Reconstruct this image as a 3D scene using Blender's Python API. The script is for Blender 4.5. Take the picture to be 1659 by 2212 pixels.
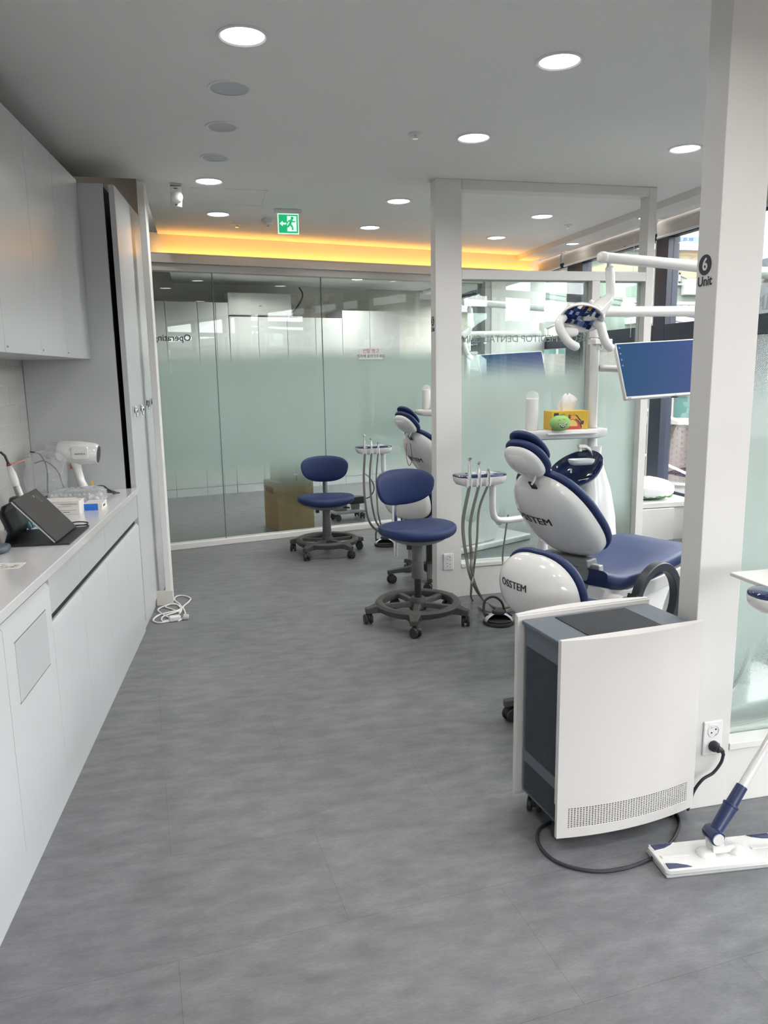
import bpy, bmesh, math, random
from mathutils import Matrix, Vector
random.seed(7)
S = bpy.context.scene
COL = S.collection
for o in list(bpy.data.objects): bpy.data.objects.remove(o)
PI = math.pi
def R(d): return math.radians(d)

# ------------------------------------------------------------------ camera
# Room frame: X across the bays towards the windows, Y down the aisle, Z up, metres.
CAM_ROT = [[0.973425, 0.056795, -0.221852], [-0.228425, 0.171812, -0.958281], [-0.016308, 0.983491, 0.18022]]
EYE = Vector((0, 0, 1.5)); FPX = 1655.0
cam = bpy.data.cameras.new('camera'); camo = bpy.data.objects.new('camera', cam); COL.objects.link(camo)
camo.matrix_world = Matrix.Translation(EYE) @ Matrix(CAM_ROT).to_4x4()
cam.sensor_fit = 'VERTICAL'; cam.sensor_height = 24.0; cam.lens = FPX / 2212.0 * 24.0
cam.clip_start = 0.02; cam.clip_end = 300
S.camera = camo

# ------------------------------------------------------------------ world, exposure
W = bpy.data.worlds.new('world'); S.world = W; W.use_nodes = True
wn = W.node_tree.nodes; wl = W.node_tree.links
bg = wn['Background']; bg.inputs[0].default_value = (1.0, 0.985, 0.985, 1); bg.inputs[1].default_value = 13.0
S.view_settings.view_transform = 'Standard'; S.view_settings.look = 'None'
S.view_settings.exposure = 0.08; S.view_settings.gamma = 1.0; S.view_settings.use_curve_mapping = False
CY = S.cycles     # light path limits that keep the many panes of glass affordable
CY.max_bounces = 5; CY.diffuse_bounces = 3; CY.glossy_bounces = 3; CY.transmission_bounces = 2; CY.transparent_max_bounces = 10
CY.caustics_reflective = False; CY.caustics_refractive = False; CY.sample_clamp_indirect = 6.0; CY.use_adaptive_sampling = True; CY.adaptive_threshold = 0.12; CY.adaptive_min_samples = 16
def sky_portal(loc, rot, sx, sy):     # sampling guide for the sky light that enters through a window opening; gives off no light itself
    a = bpy.data.lights.new('window_portal', 'AREA'); a.shape = 'RECTANGLE'; a.size = sx; a.size_y = sy; a.cycles.is_portal = True
    o = bpy.data.objects.new('window_portal', a); COL.objects.link(o); o.location = loc; o.rotation_euler = rot
sky_portal((3.62, 3.8, 1.51), (0, R(90), 0), 2.02, 15.6)
sky_portal((1.525, -4.13, 1.55), (R(90), 0, 0), 3.75, 1.90)
LAMP_W = 5.5      # watts of each ceiling downlight

# ------------------------------------------------------------------ measuring helpers (points of the room seen at a known distance)
CM = Matrix(CAM_ROT)
def ray(px, py): return CM @ Vector((px - 829.5, -(py - 1106.0), -FPX))
def at_v(px, py, v): d = ray(px, py); return EYE + d * (v / d.y)
def at_u(px, py, u): d = ray(px, py); return EYE + d * (u / d.x)
def at_z(px, py, z=0.0): d = ray(px, py); return EYE + d * ((z - 1.5) / d.z)

# ------------------------------------------------------------------ materials
MATS = {}
def mat(name, col, rough=0.5, metal=0.0, var=0.0, vscale=8.0, bump=0.0, bscale=60.0, coat=0.0, emit=None, estr=0.0, spec=0.5, alpha=1.0, trans=0.0, stretch=None):
    if name in MATS: return MATS[name]
    m = bpy.data.materials.new(name); m.use_nodes = True
    n = m.node_tree.nodes; l = m.node_tree.links; b = n['Principled BSDF']
    c = tuple(col) + (1,)
    b.inputs['Base Color'].default_value = c; b.inputs['Roughness'].default_value = rough
    b.inputs['Metallic'].default_value = metal; b.inputs['Coat Weight'].default_value = coat
    b.inputs['Specular IOR Level'].default_value = spec
    b.inputs['Coat Roughness'].default_value = 0.05
    b.inputs['Alpha'].default_value = alpha
    if emit: b.inputs['Emission Color'].default_value = tuple(emit) + (1,); b.inputs['Emission Strength'].default_value = estr
    tc = n.new('ShaderNodeTexCoord'); mp = n.new('ShaderNodeMapping'); l.new(tc.outputs['Object'], mp.inputs[0])
    if stretch: mp.inputs['Scale'].default_value = stretch
    if var > 0:
        no = n.new('ShaderNodeTexNoise'); no.inputs['Scale'].default_value = vscale; no.inputs['Detail'].default_value = 4
        l.new(mp.outputs[0], no.inputs['Vector'])
        mx = n.new('ShaderNodeMix'); mx.data_type = 'RGBA'
        mx.inputs[6].default_value = tuple(max(0, x * (1 - var)) for x in col) + (1,)
        mx.inputs[7].default_value = tuple(min(1, x * (1 + var)) for x in col) + (1,)
        l.new(no.outputs['Fac'], mx.inputs[0]); l.new(mx.outputs[2], b.inputs['Base Color'])
    if bump > 0:
        nb = n.new('ShaderNodeTexNoise'); nb.inputs['Scale'].default_value = bscale; nb.inputs['Detail'].default_value = 3
        l.new(mp.outputs[0], nb.inputs['Vector'])
        bp = n.new('ShaderNodeBump'); bp.inputs['Strength'].default_value = bump; bp.inputs['Distance'].default_value = 0.002
        l.new(nb.outputs['Fac'], bp.inputs['Height']); l.new(bp.outputs[0], b.inputs['Normal'])
    MATS[name] = m; return m

def glass_mat(name, tint=(0.93, 0.98, 0.96), refl=0.10, fres=0.9, film=None, filmcol=(0.72, 0.86, 0.82)):
    """thin pane: see-through plus mirror reflection; film = (z full-off top, z full-on top, z full-on bottom, z off bottom) of a frosted gradient film"""
    m = bpy.data.materials.new(name); m.use_nodes = True
    n = m.node_tree.nodes; l = m.node_tree.links; n.clear()
    out = n.new('ShaderNodeOutputMaterial'); tr = n.new('ShaderNodeBsdfTransparent'); tr.inputs[0].default_value = tint + (1,)
    gl = n.new('ShaderNodeBsdfGlossy'); gl.inputs['Roughness'].default_value = 0.0; gl.inputs[0].default_value = (1, 1, 1, 1)
    lw = n.new('ShaderNodeFresnel'); lw.inputs[0].default_value = 1.45
    ad = n.new('ShaderNodeMath'); ad.operation = 'MULTIPLY_ADD'; ad.inputs[1].default_value = fres; ad.inputs[2].default_value = refl * 0.5; ad.use_clamp = True
    l.new(lw.outputs[0], ad.inputs[0])
    base = tr
    if film:
        tc = n.new('ShaderNodeTexCoord'); sp = n.new('ShaderNodeSeparateXYZ'); l.new(tc.outputs['Object'], sp.inputs[0])
        a = n.new('ShaderNodeMapRange'); a.interpolation_type = 'SMOOTHSTEP'; a.inputs[1].default_value = film[1]; a.inputs[2].default_value = film[0]; a.inputs[3].default_value = 1.0; a.inputs[4].default_value = 0.0
        c = n.new('ShaderNodeMapRange'); c.interpolation_type = 'SMOOTHSTEP'; c.inputs[1].default_value = film[3]; c.inputs[2].default_value = film[2]
        l.new(sp.outputs[2], a.inputs[0]); l.new(sp.outputs[2], c.inputs[0])
        mu = n.new('ShaderNodeMath'); mu.operation = 'MULTIPLY'; l.new(a.outputs[0], mu.inputs[0]); l.new(c.outputs[0], mu.inputs[1])
        mk = n.new('ShaderNodeMath'); mk.operation = 'MULTIPLY'; mk.inputs[1].default_value = film[4] if len(film) > 4 else 0.94; l.new(mu.outputs[0], mk.inputs[0])
        # halftone dots of the printed film: dot size grows with the wanted cover
        pl_ = n.new('ShaderNodeMath'); pl_.operation = 'ADD'; l.new(sp.outputs[0], pl_.inputs[0]); l.new(sp.outputs[2], pl_.inputs[1])
        mi_ = n.new('ShaderNodeMath'); mi_.operation = 'SUBTRACT'; l.new(sp.outputs[0], mi_.inputs[0]); l.new(sp.outputs[2], mi_.inputs[1])
        cb = n.new('ShaderNodeCombineXYZ'); l.new(pl_.outputs[0], cb.inputs[0]); l.new(mi_.outputs[0], cb.inputs[1])
        vo = n.new('ShaderNodeTexVoronoi'); vo.voronoi_dimensions = '2D'; vo.inputs['Scale'].default_value = 150.0; vo.inputs['Randomness'].default_value = 0.0; l.new(cb.outputs[0], vo.inputs['Vector'])
        sq_ = n.new('ShaderNodeMath'); sq_.operation = 'POWER'; sq_.inputs[1].default_value = 0.5; l.new(mk.outputs[0], sq_.inputs[0])
        s2 = n.new('ShaderNodeMath'); s2.operation = 'MULTIPLY'; s2.inputs[1].default_value = 0.70; l.new(sq_.outputs[0], s2.inputs[0])
        lt = n.new('ShaderNodeMath'); lt.operation = 'LESS_THAN'; l.new(vo.outputs['Distance'], lt.inputs[0]); l.new(s2.outputs[0], lt.inputs[1]); mk = lt
        di = n.new('ShaderNodeBsdfDiffuse'); di.inputs[0].default_value = filmcol + (1,)
        tl = n.new('ShaderNodeBsdfTranslucent'); tl.inputs[0].default_value = filmcol + (1,)
        dm = n.new('ShaderNodeMixShader'); dm.inputs[0].default_value = 0.5; l.new(di.outputs[0], dm.inputs[1]); l.new(tl.outputs[0], dm.inputs[2])
        fm = n.new('ShaderNodeMixShader'); l.new(mk.outputs[0], fm.inputs[0]); l.new(tr.outputs[0], fm.inputs[1]); l.new(dm.outputs[0], fm.inputs[2])
        base = fm
    mx = n.new('ShaderNodeMixShader'); l.new(ad.outputs[0], mx.inputs[0]); l.new(base.outputs[0], mx.inputs[1]); l.new(gl.outputs[0], mx.inputs[2])
    l.new(mx.outputs[0], out.inputs[0]); MATS[name] = m; return m

def emis(name, col, s):
    m = bpy.data.materials.new(name); m.use_nodes = True; n = m.node_tree.nodes; l = m.node_tree.links; n.clear()
    o = n.new('ShaderNodeOutputMaterial'); e = n.new('ShaderNodeEmission'); e.inputs[0].default_value = tuple(col) + (1,); e.inputs[1].default_value = s
    l.new(e.outputs[0], o.inputs[0]); MATS[name] = m; return m

WHITE = mat('white_paint', (0.70, 0.69, 0.67), 0.55, var=0.015, bump=0.05, bscale=220)
CEIL = mat('ceiling_paint', (0.80, 0.788, 0.775), 0.8, var=0.02, vscale=3, bump=0.08, bscale=300)
CREAM = mat('cream_wall', (0.62, 0.60, 0.54), 0.7, var=0.03, bump=0.1)
LAM = mat('white_laminate', (0.545, 0.56, 0.572), 0.28, var=0.012, vscale=3, bump=0.015, bscale=120)
LAMG = mat('pale_gloss_laminate', (0.58, 0.60, 0.59), 0.12, var=0.01, vscale=3)
STONE = mat('white_worktop', (0.68, 0.675, 0.68), 0.14, var=0.02, vscale=60, coat=0.3)
DARK = mat('painted_shade', (0.012, 0.013, 0.016), 0.6, var=0.1)  # near-black colour standing for shade in gaps and behind grilles
NAVYF = mat('navy_window_frame', (0.020, 0.028, 0.050), 0.4, var=0.08)
PLW = mat('glossy_white_plastic', (0.74, 0.735, 0.72), 0.16, coat=0.4, var=0.01, vscale=4)
PLM = mat('satin_white_plastic', (0.68, 0.675, 0.66), 0.38, var=0.015, vscale=5)
PLG = mat('grey_plastic', (0.22, 0.225, 0.225), 0.45, var=0.04)
PLLG = mat('light_grey_plastic', (0.42, 0.43, 0.43), 0.4, var=0.03)
BLUE = mat('navy_vinyl', (0.016, 0.031, 0.105), 0.50, var=0.06, vscale=5, bump=0.10, bscale=350, spec=0.35)
BLUEG = mat('navy_gloss_plastic', (0.012, 0.024, 0.090), 0.10, coat=0.5, var=0.03)
BLKP = mat('black_plastic', (0.018, 0.019, 0.022), 0.35, var=0.08)
BASEG = mat('charcoal_base', (0.060, 0.062, 0.058), 0.55, var=0.08, bump=0.1, bscale=300)
CHROME = mat('chrome', (0.75, 0.75, 0.76), 0.14, metal=1.0, var=0.02)
RUB = mat('black_rubber', (0.022, 0.024, 0.03), 0.55, var=0.08)
HOSE = mat('grey_hose', (0.19, 0.185, 0.17), 0.5, var=0.06)
SLATE = mat('slate_metal', (0.105, 0.125, 0.150), 0.42, var=0.03)
PURW = mat('warm_white_panel', (0.64, 0.62, 0.605), 0.42, var=0.012, vscale=3)
INK = mat('print_black', (0.015, 0.016, 0.02), 0.5, var=0.05)
SIGN = mat('sign_charcoal', (0.035, 0.04, 0.055), 0.5, var=0.05)

# ------------------------------------------------------------------ mesh builder
MW = {}        # matrix of every thing, to place parts given in room coordinates
class MB:
    def __init__(s): s.v = []; s.f = []
    def add(s, vs, fs):
        k = len(s.v); s.v += [Vector(p) for p in vs]; s.f += [tuple(i + k for i in f) for f in fs]; return s
    def box(s, x0, x1, y0, y1, z0, z1, M=None):
        vs = [Vector((x, y, z)) for z in (z0, z1) for y in (y0, y1) for x in (x0, x1)]
        if M: vs = [M @ p for p in vs]
        return s.add(vs, [(0, 2, 3, 1), (4, 5, 7, 6), (0, 1, 5, 4), (2, 6, 7, 3), (0, 4, 6, 2), (1, 3, 7, 5)])
    def prism(s, poly, a, b, axis='z', M=None):
        def P(p, c): return Vector((p[0], p[1], c)) if axis == 'z' else (Vector((p[0], c, p[1])) if axis == 'y' else Vector((c, p[0], p[1])))
        n = len(poly); vs = [P(p, a) for p in poly] + [P(p, b) for p in poly]
        if M: vs = [M @ p for p in vs]
        fs = [tuple(range(n - 1, -1, -1)), tuple(range(n, 2 * n))] + [(i, (i + 1) % n, n + (i + 1) % n, n + i) for i in range(n)]
        return s.add(vs, fs)
    def loft(s, rings, cap=True, closed=True):
        n = len(rings[0]); vs = [p for r in rings for p in r]; fs = []
        for i in range(len(rings) - 1):
            for j in range(n if closed else n - 1):
                fs.append((i * n + j, i * n + (j + 1) % n, (i + 1) * n + (j + 1) % n, (i + 1) * n + j))
        if cap and closed: fs += [tuple(range(n - 1, -1, -1)), tuple(range((len(rings) - 1) * n, len(rings) * n))]
        return s.add(vs, fs)
    def tube(s, pts, r, n=10, cap=True, flat=1.0):
        pts = [Vector(p) for p in pts]; rr = r if isinstance(r, (list, tuple)) else [r] * len(pts)
        t0 = (pts[1] - pts[0]).normalized(); a = t0.orthogonal().normalized(); rings = []; pt = t0
        for i, p in enumerate(pts):
            t = ((pts[min(i + 1, len(pts) - 1)] - pts[max(i - 1, 0)])).normalized()
            q = pt.rotation_difference(t); a = q @ a; pt = t; b = t.cross(a)
            rings.append([p + (a * math.cos(2 * PI * k / n) + b * math.sin(2 * PI * k / n) * flat) * rr[i] for k in range(n)])
        return s.loft(rings, cap)
    def cyl(s, p0, p1, r0, r1=None, n=20): return s.tube([p0, p1], [r0, r0 if r1 is None else r1], n)
    def lathe(s, prof, n=28, M=None, cap=True):
        rings = [[Vector((r * math.cos(2 * PI * k / n), r * math.sin(2 * PI * k / n), z)) for k in range(n)] for r, z in prof]
        if M: rings = [[M @ p for p in q] for q in rings]
        return s.loft(rings, cap)
    def sq(s, c, rad, e1=0.5, e2=0.5, nu=28, nv=14, M=None, fn=None):
        """superellipsoid; e<1 boxier. fn bends points given in unit coordinates"""
        def pw(x, e): return math.copysign(abs(x) ** e, x)
        rings = []
        for i in range(nv + 1):
            a = -PI / 2 + PI * i / nv; a = max(-PI / 2 + 0.02, min(PI / 2 - 0.02, a)); ring = []
            for k in range(nu):
                b = 2 * PI * k / nu
                p = Vector((pw(math.cos(a), e1) * pw(math.cos(b), e2), pw(math.cos(a), e1) * pw(math.sin(b), e2), pw(math.sin(a), e1)))
                if fn: p = fn(p)
                p = Vector((p.x * rad[0], p.y * rad[1], p.z * rad[2]))
                if M: p = M @ p
                ring.append(p + Vector(c))
            rings.append(ring)
        return s.loft(rings)
    def build(s, name, m, parent=None, world=False, bevel=0.0, seg=2, sub=0, smooth=40, mw=None):
        vs = s.v
        if world and parent is not None:
            inv = MW[parent.name].inverted(); vs = [inv @ p for p in vs]
        me = bpy.data.meshes.new(name); me.from_pydata([tuple(p) for p in vs], [], s.f); me.validate(); me.update()
        bm = bmesh.new(); bm.from_mesh(me); bmesh.ops.recalc_face_normals(bm, faces=bm.faces); bm.to_mesh(me); bm.free()
        return finish(name, me, m, parent, bevel, seg, sub, smooth)
def finish(name, me, m, parent=None, bevel=0.0, seg=2, sub=0, smooth=40):
    o = bpy.data.objects.new(name, me); COL.objects.link(o)
    if m: me.materials.append(m)
    if smooth:
        me.shade_smooth(); me.set_sharp_from_angle(angle=R(smooth))
    if bevel > 0:
        b = o.modifiers.new('bevel', 'BEVEL'); b.width = bevel; b.segments = seg; b.limit_method = 'ANGLE'; b.angle_limit = R(40); b.harden_normals = True
    if sub: q = o.modifiers.new('subd', 'SUBSURF'); q.levels = sub; q.render_levels = sub
    if parent is not None: o.parent = parent; MW[o.name] = MW[parent.name]
    else: MW[o.name] = Matrix.Identity(4)
    return o
def tag(o, label, cat, group=None):
    o['label'] = label; o['category'] = cat
    if group: o['group'] = group
    return o
def place(o, loc=(0, 0, 0), rz=0.0):
    o.location = loc; o.rotation_euler = (0, 0, rz); MW[o.name] = Matrix.Translation(Vector(loc)) @ Matrix.Rotation(rz, 4, 'Z'); return o
def thing(name, label, cat, loc=(0, 0, 0), rz=0.0, group=None):
    o = bpy.data.objects.new(name, None); o.empty_display_size = 0.1; COL.objects.link(o); place(o, loc, rz); return tag(o, label, cat, group)
def struct(o): o['kind'] = 'structure'; return o
def semp(name, loc=(0, 0, 0), rz=0.0):
    o = bpy.data.objects.new(name, None); o.empty_display_size = 0.1; COL.objects.link(o); place(o, loc, rz); o['kind'] = 'structure'; return o
def kids(o): return [c for c in bpy.data.objects if c.parent == o]
def copy_tree(o, parent=None):
    c = o.copy(); COL.objects.link(c); c.parent = parent
    for ch in kids(o): copy_tree(ch, c)
    return c
def dup(root, loc, rz=None, label=None, group=None):
    c = copy_tree(root); c.location = loc
    if rz is not None: c.rotation_euler = (0, 0, rz)
    MW[c.name] = Matrix.Translation(Vector(loc)) @ Matrix.Rotation(c.rotation_euler.z, 4, 'Z')
    if label: c['label'] = label
    if group: c['group'] = group
    return c
def bez(pts, n=8):
    """smooth path through points (Catmull-Rom)"""
    P = [Vector(p) for p in pts]; P = [P[0] * 2 - P[1]] + P + [P[-1] * 2 - P[-2]]; out = []
    for i in range(1, len(P) - 2):
        a, b, c, d = P[i - 1:i + 3]
        for k in range(n):
            t = k / n; out.append(0.5 * ((2 * b) + (c - a) * t + (2 * a - 5 * b + 4 * c - d) * t * t + (3 * b - a - 3 * c + d) * t ** 3))
    out.append(P[-2]); return out
def textmesh(name, body, size, M, m, parent, depth=0.0006, align='CENTER', bold=0.0, world=True):
    cu = bpy.data.curves.new(name, 'FONT'); cu.body = body; cu.size = size; cu.align_x = align; cu.align_y = 'CENTER'; cu.extrude = depth; cu.offset = bold
    cu.resolution_u = 3
    t = bpy.data.objects.new(name + '_src', cu); COL.objects.link(t)
    me = bpy.data.meshes.new_from_object(t.evaluated_get(bpy.context.evaluated_depsgraph_get()))
    bpy.data.objects.remove(t); bpy.data.curves.remove(cu)
    me.name = name; me.materials.clear()
    bm = bmesh.new(); bm.from_mesh(me); bmesh.ops.triangulate(bm, faces=bm.faces); bm.to_mesh(me); bm.free()
    T = (MW[parent.name].inverted() @ M) if world else M
    me.transform(T)
    return finish(name, me, m, parent, smooth=0)
def frame(o, x, y):
    """4x4 whose local x runs along x, local y along y (both room vectors), origin o"""
    x = Vector(x).normalized(); y = Vector(y); y = (y - x * y.dot(x)).normalized(); z = x.cross(y)
    return Matrix(((x.x, y.x, z.x, o[0]), (x.y, y.y, z.y, o[1]), (x.z, y.z, z.z, o[2]), (0, 0, 0, 1)))

# ================================================================== SETTING
def floor_mat():
    m = bpy.data.materials.new('grey_vinyl_floor'); m.use_nodes = True; n = m.node_tree.nodes; l = m.node_tree.links; b = n['Principled BSDF']
    b.inputs['Roughness'].default_value = 0.42; b.inputs['Specular IOR Level'].default_value = 0.4
    tc = n.new('ShaderNodeTexCoord')
    def nz(sc, scale, det, rot=0.0):
        mp = n.new('ShaderNodeMapping'); mp.inputs['Scale'].default_value = sc; mp.inputs['Rotation'].default_value = (0, 0, rot); l.new(tc.outputs['Object'], mp.inputs[0])
        t = n.new('ShaderNodeTexNoise'); t.inputs['Scale'].default_value = scale; t.inputs['Detail'].default_value = det; t.inputs['Roughness'].default_value = 0.62; l.new(mp.outputs[0], t.inputs[0]); return t
    a = nz((1, 2.4, 1), 7.0, 8, R(8)); c = nz((1, 3.5, 1), 60.0, 4, R(8)); d = nz((1, 1, 1), 1.3, 2)
    r1 = n.new('ShaderNodeValToRGB'); r1.color_ramp.elements[0].position = 0.33; r1.color_ramp.elements[0].color = (0.128, 0.130, 0.138, 1)
    r1.color_ramp.elements[1].position = 0.70; r1.color_ramp.elements[1].color = (0.200, 0.203, 0.213, 1); l.new(a.outputs[0], r1.inputs[0])
    mx = n.new('ShaderNodeMix'); mx.data_type = 'RGBA'; mx.blend_type = 'OVERLAY'; mx.inputs[0].default_value = 0.28; l.new(r1.outputs[0], mx.inputs[6]); l.new(c.outputs[0], mx.inputs[7])
    m2 = n.new('ShaderNodeMix'); m2.data_type = 'RGBA'; m2.blend_type = 'OVERLAY'; m2.inputs[0].default_value = 0.12; l.new(mx.outputs[2], m2.inputs[6]); l.new(d.outputs[0], m2.inputs[7])
    br = n.new('ShaderNodeTexBrick'); br.inputs['Scale'].default_value = 1.0; br.inputs['Brick Width'].default_value = 0.92; br.inputs['Row Height'].default_value = 0.46; br.inputs['Mortar Size'].default_value = 0.0009
    br.inputs['Mortar Smooth'].default_value = 0.2
    br.inputs[1].default_value = (1, 1, 1, 1); br.inputs[2].default_value = (0.965, 0.965, 0.965, 1); br.inputs[3].default_value = (0.66, 0.66, 0.66, 1)
    mpb = n.new('ShaderNodeMapping'); mpb.inputs['Rotation'].default_value = (0, 0, R(-4.5)); l.new(tc.outputs['Object'], mpb.inputs[0]); l.new(mpb.outputs[0], br.inputs[0])
    m3 = n.new('ShaderNodeMix'); m3.data_type = 'RGBA'; m3.blend_type = 'MULTIPLY'; m3.inputs[0].default_value = 1.0; l.new(m2.outputs[2], m3.inputs[6]); l.new(br.outputs[0], m3.inputs[7])
    l.new(m3.outputs[2], b.inputs['Base Color'])
    bp = n.new('ShaderNodeBump'); bp.inputs['Strength'].default_value = 0.25; bp.inputs['Distance'].default_value = 0.001; l.new(c.outputs[0], bp.inputs['Height']); l.new(bp.outputs[0], b.inputs['Normal'])
    return m
FLOORM = floor_mat()
struct(MB().box(-3.2, 3.62, -4.0, 11.6, -0.12, 0.0).build('floor', FLOORM, smooth=0))

CA = R(-4.5); CF = Matrix.Rotation(CA, 4, 'Z')          # frame of the worktop run along the left wall
BL = Vector((-0.348, 6.737, 0)); BA = R(12.5)            # frame of the glazed end wall
BF = Matrix.Translation(BL) @ Matrix.Rotation(BA, 4, 'Z')
def cab(x, y, z=0.0): return CF @ Vector((x, y, z))
def bck(s, n, z=0.0): return BF @ Vector((s, n, z))

# ceiling: main slab, raised pocket over the tall cupboards, lower soffit along the windows
ZC = 2.65
c = MB()
c.box(-0.285, 3.22, -4.0, 11.6, ZC, 3.3)
c.box(-3.2, -0.285, -4.0, 5.035, ZC, 3.3)
c.box(-3.2, -0.285, 5.035, 11.6, 3.12, 3.3)
struct(c.build('ceiling', CEIL, smooth=0))
struct(MB().box(3.22, 3.40, -4.0, 11.6, 2.60, 3.3).build('trim_1', WHITE, smooth=0))          # soffit step along the windows
# walls
wl_ = semp('wall_left', cab(-1.32, -3.6), CA)
MB().box(-0.12, 0, -0.5, 8.62, 0, 3.25).build('plaster', WHITE, wl_, smooth=0)
TILE = mat('white_glazed_tile', (0.55, 0.54, 0.52), 0.18, var=0.02, vscale=2)
tme = MB().box(0, 0.0025, 0.001, 0.299, 0.001, 0.099).build('tile', TILE, wl_, bevel=0.0006); k = 0
for i in range(7):
    for j in range(8):
        y = 5.5 + i * 0.3 + 0.722 - (j % 2) * 0.15; z = 0.86 + j * 0.1
        if y > 8.04 or z > 1.57: continue
        t = tme if k == 0 else tme.copy()
        if k: COL.objects.link(t)
        t.location = (0, y, z); k += 1
wr = MB()      # unseen rear wall; its wide window is added to light camera-facing surfaces
wr.box(-3.2, -0.35, -4.12, -4.0, 0, 3.3); wr.box(3.4, 3.62, -4.12, -4.0, 0, 3.3); wr.box(-0.35, 3.4, -4.12, -4.0, 0, 0.60); wr.box(-0.35, 3.4, -4.12, -4.0, 2.50, 3.3)
struct(wr.build('wall_rear', WHITE, smooth=0))
w0 = semp('window_12', (0, -4.0, 0))
RWG = glass_mat('added_window_glass', (0.97, 0.99, 0.99), 0.05)
for a, b in ((-0.35, 0.9), (0.9, 2.15), (2.15, 3.4)):
    MB().box(a, a + 0.07, -0.09, -0.02, 0.60, 2.50).build('mullion', NAVYF, w0); MB().box(a + 0.07, b, -0.06, -0.054, 0.60, 2.50).build('glass_pane', RWG, w0, smooth=0)

struct(MB().box(-3.3, -3.2, -4.1, 11.7, 0, 3.3).build('wall_light_stop_left', WHITE, smooth=0)); struct(MB().box(-3.3, 3.62, 11.6, 11.7, 0, 3.3).build('wall_light_stop_end', WHITE, smooth=0))  # unseen closing walls, added to stop sky light leaking in
# ---- glazed end wall
wb = semp('wall_back', tuple(BL), BA)
MB().box(-0.9, 3.2, 0.0, 0.10, 0.0, 0.05).build('sill', WHITE, wb, bevel=0.004)
MB().box(-0.9, 3.3, 0.015, 0.10, 2.345, 2.405).build('head_frame', mat('grey_white_frame', (0.60, 0.58, 0.555), 0.5, var=0.02), wb, bevel=0.003)
MB().box(-0.9, 3.95, -0.02, 0.16, 2.405, 2.47).box(-0.9, 3.95, -0.02, 0.0, 2.47, 2.482).build('cove_beam', WHITE, wb, bevel=0.003)
MB().box(-0.9, 4.1, 0.13, 0.25, 2.40, 2.66).build('cove_wall', WHITE, wb, smooth=0)
MB().box(-2.3, -0.05, 0.13, 0.25, 0.0, 3.12).build('plaster', CREAM, wb, smooth=0)
MB().box(3.20, 3.27, -0.02, 0.12, 0.0, 2.405).build('frame_post', PLLG, wb, bevel=0.003)
MB().box(3.27, 3.93, -0.03, 0.25, 0.0, 2.41).build('pillar', WHITE, wb, bevel=0.004)
LEDM = emis('warm_cove_led', (1.0, 0.45, 0.075), 19.0)
MB().box(0.06, 3.9, 0.06, 0.085, 2.471, 2.477).build('led_strip', LEDM, wb, smooth=0)
GB = glass_mat('end_wall_glass', (0.92, 0.95, 0.935), 0.03, 0.6, film=(1.78, 1.42, 1.0, 0.38, 0.84), filmcol=(0.60, 0.74, 0.69))
for a, b in ((-0.85, 0.502), (0.506, 1.486), (1.490, 3.20)):
    MB().box(a, b, 0.045, 0.053, 0.05, 2.345).build('glass_pane', GB, wb, smooth=0)
EDGE = mat('glass_edge', (0.10, 0.16, 0.15), 0.2)
for a in (0.504, 1.488): MB().box(a - 0.0025, a + 0.0025, 0.043, 0.055, 0.05, 2.345).build('pane_joint', EDGE, wb, smooth=0)
textmesh('lettering', 'Operating', 0.075, frame(bck(0.142, 0.043, 1.806), BF.to_3x3() @ Vector((-1, 0, 0)), (0, 0, 1)), SIGN, wb, 0.0005, bold=0.001)

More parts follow.
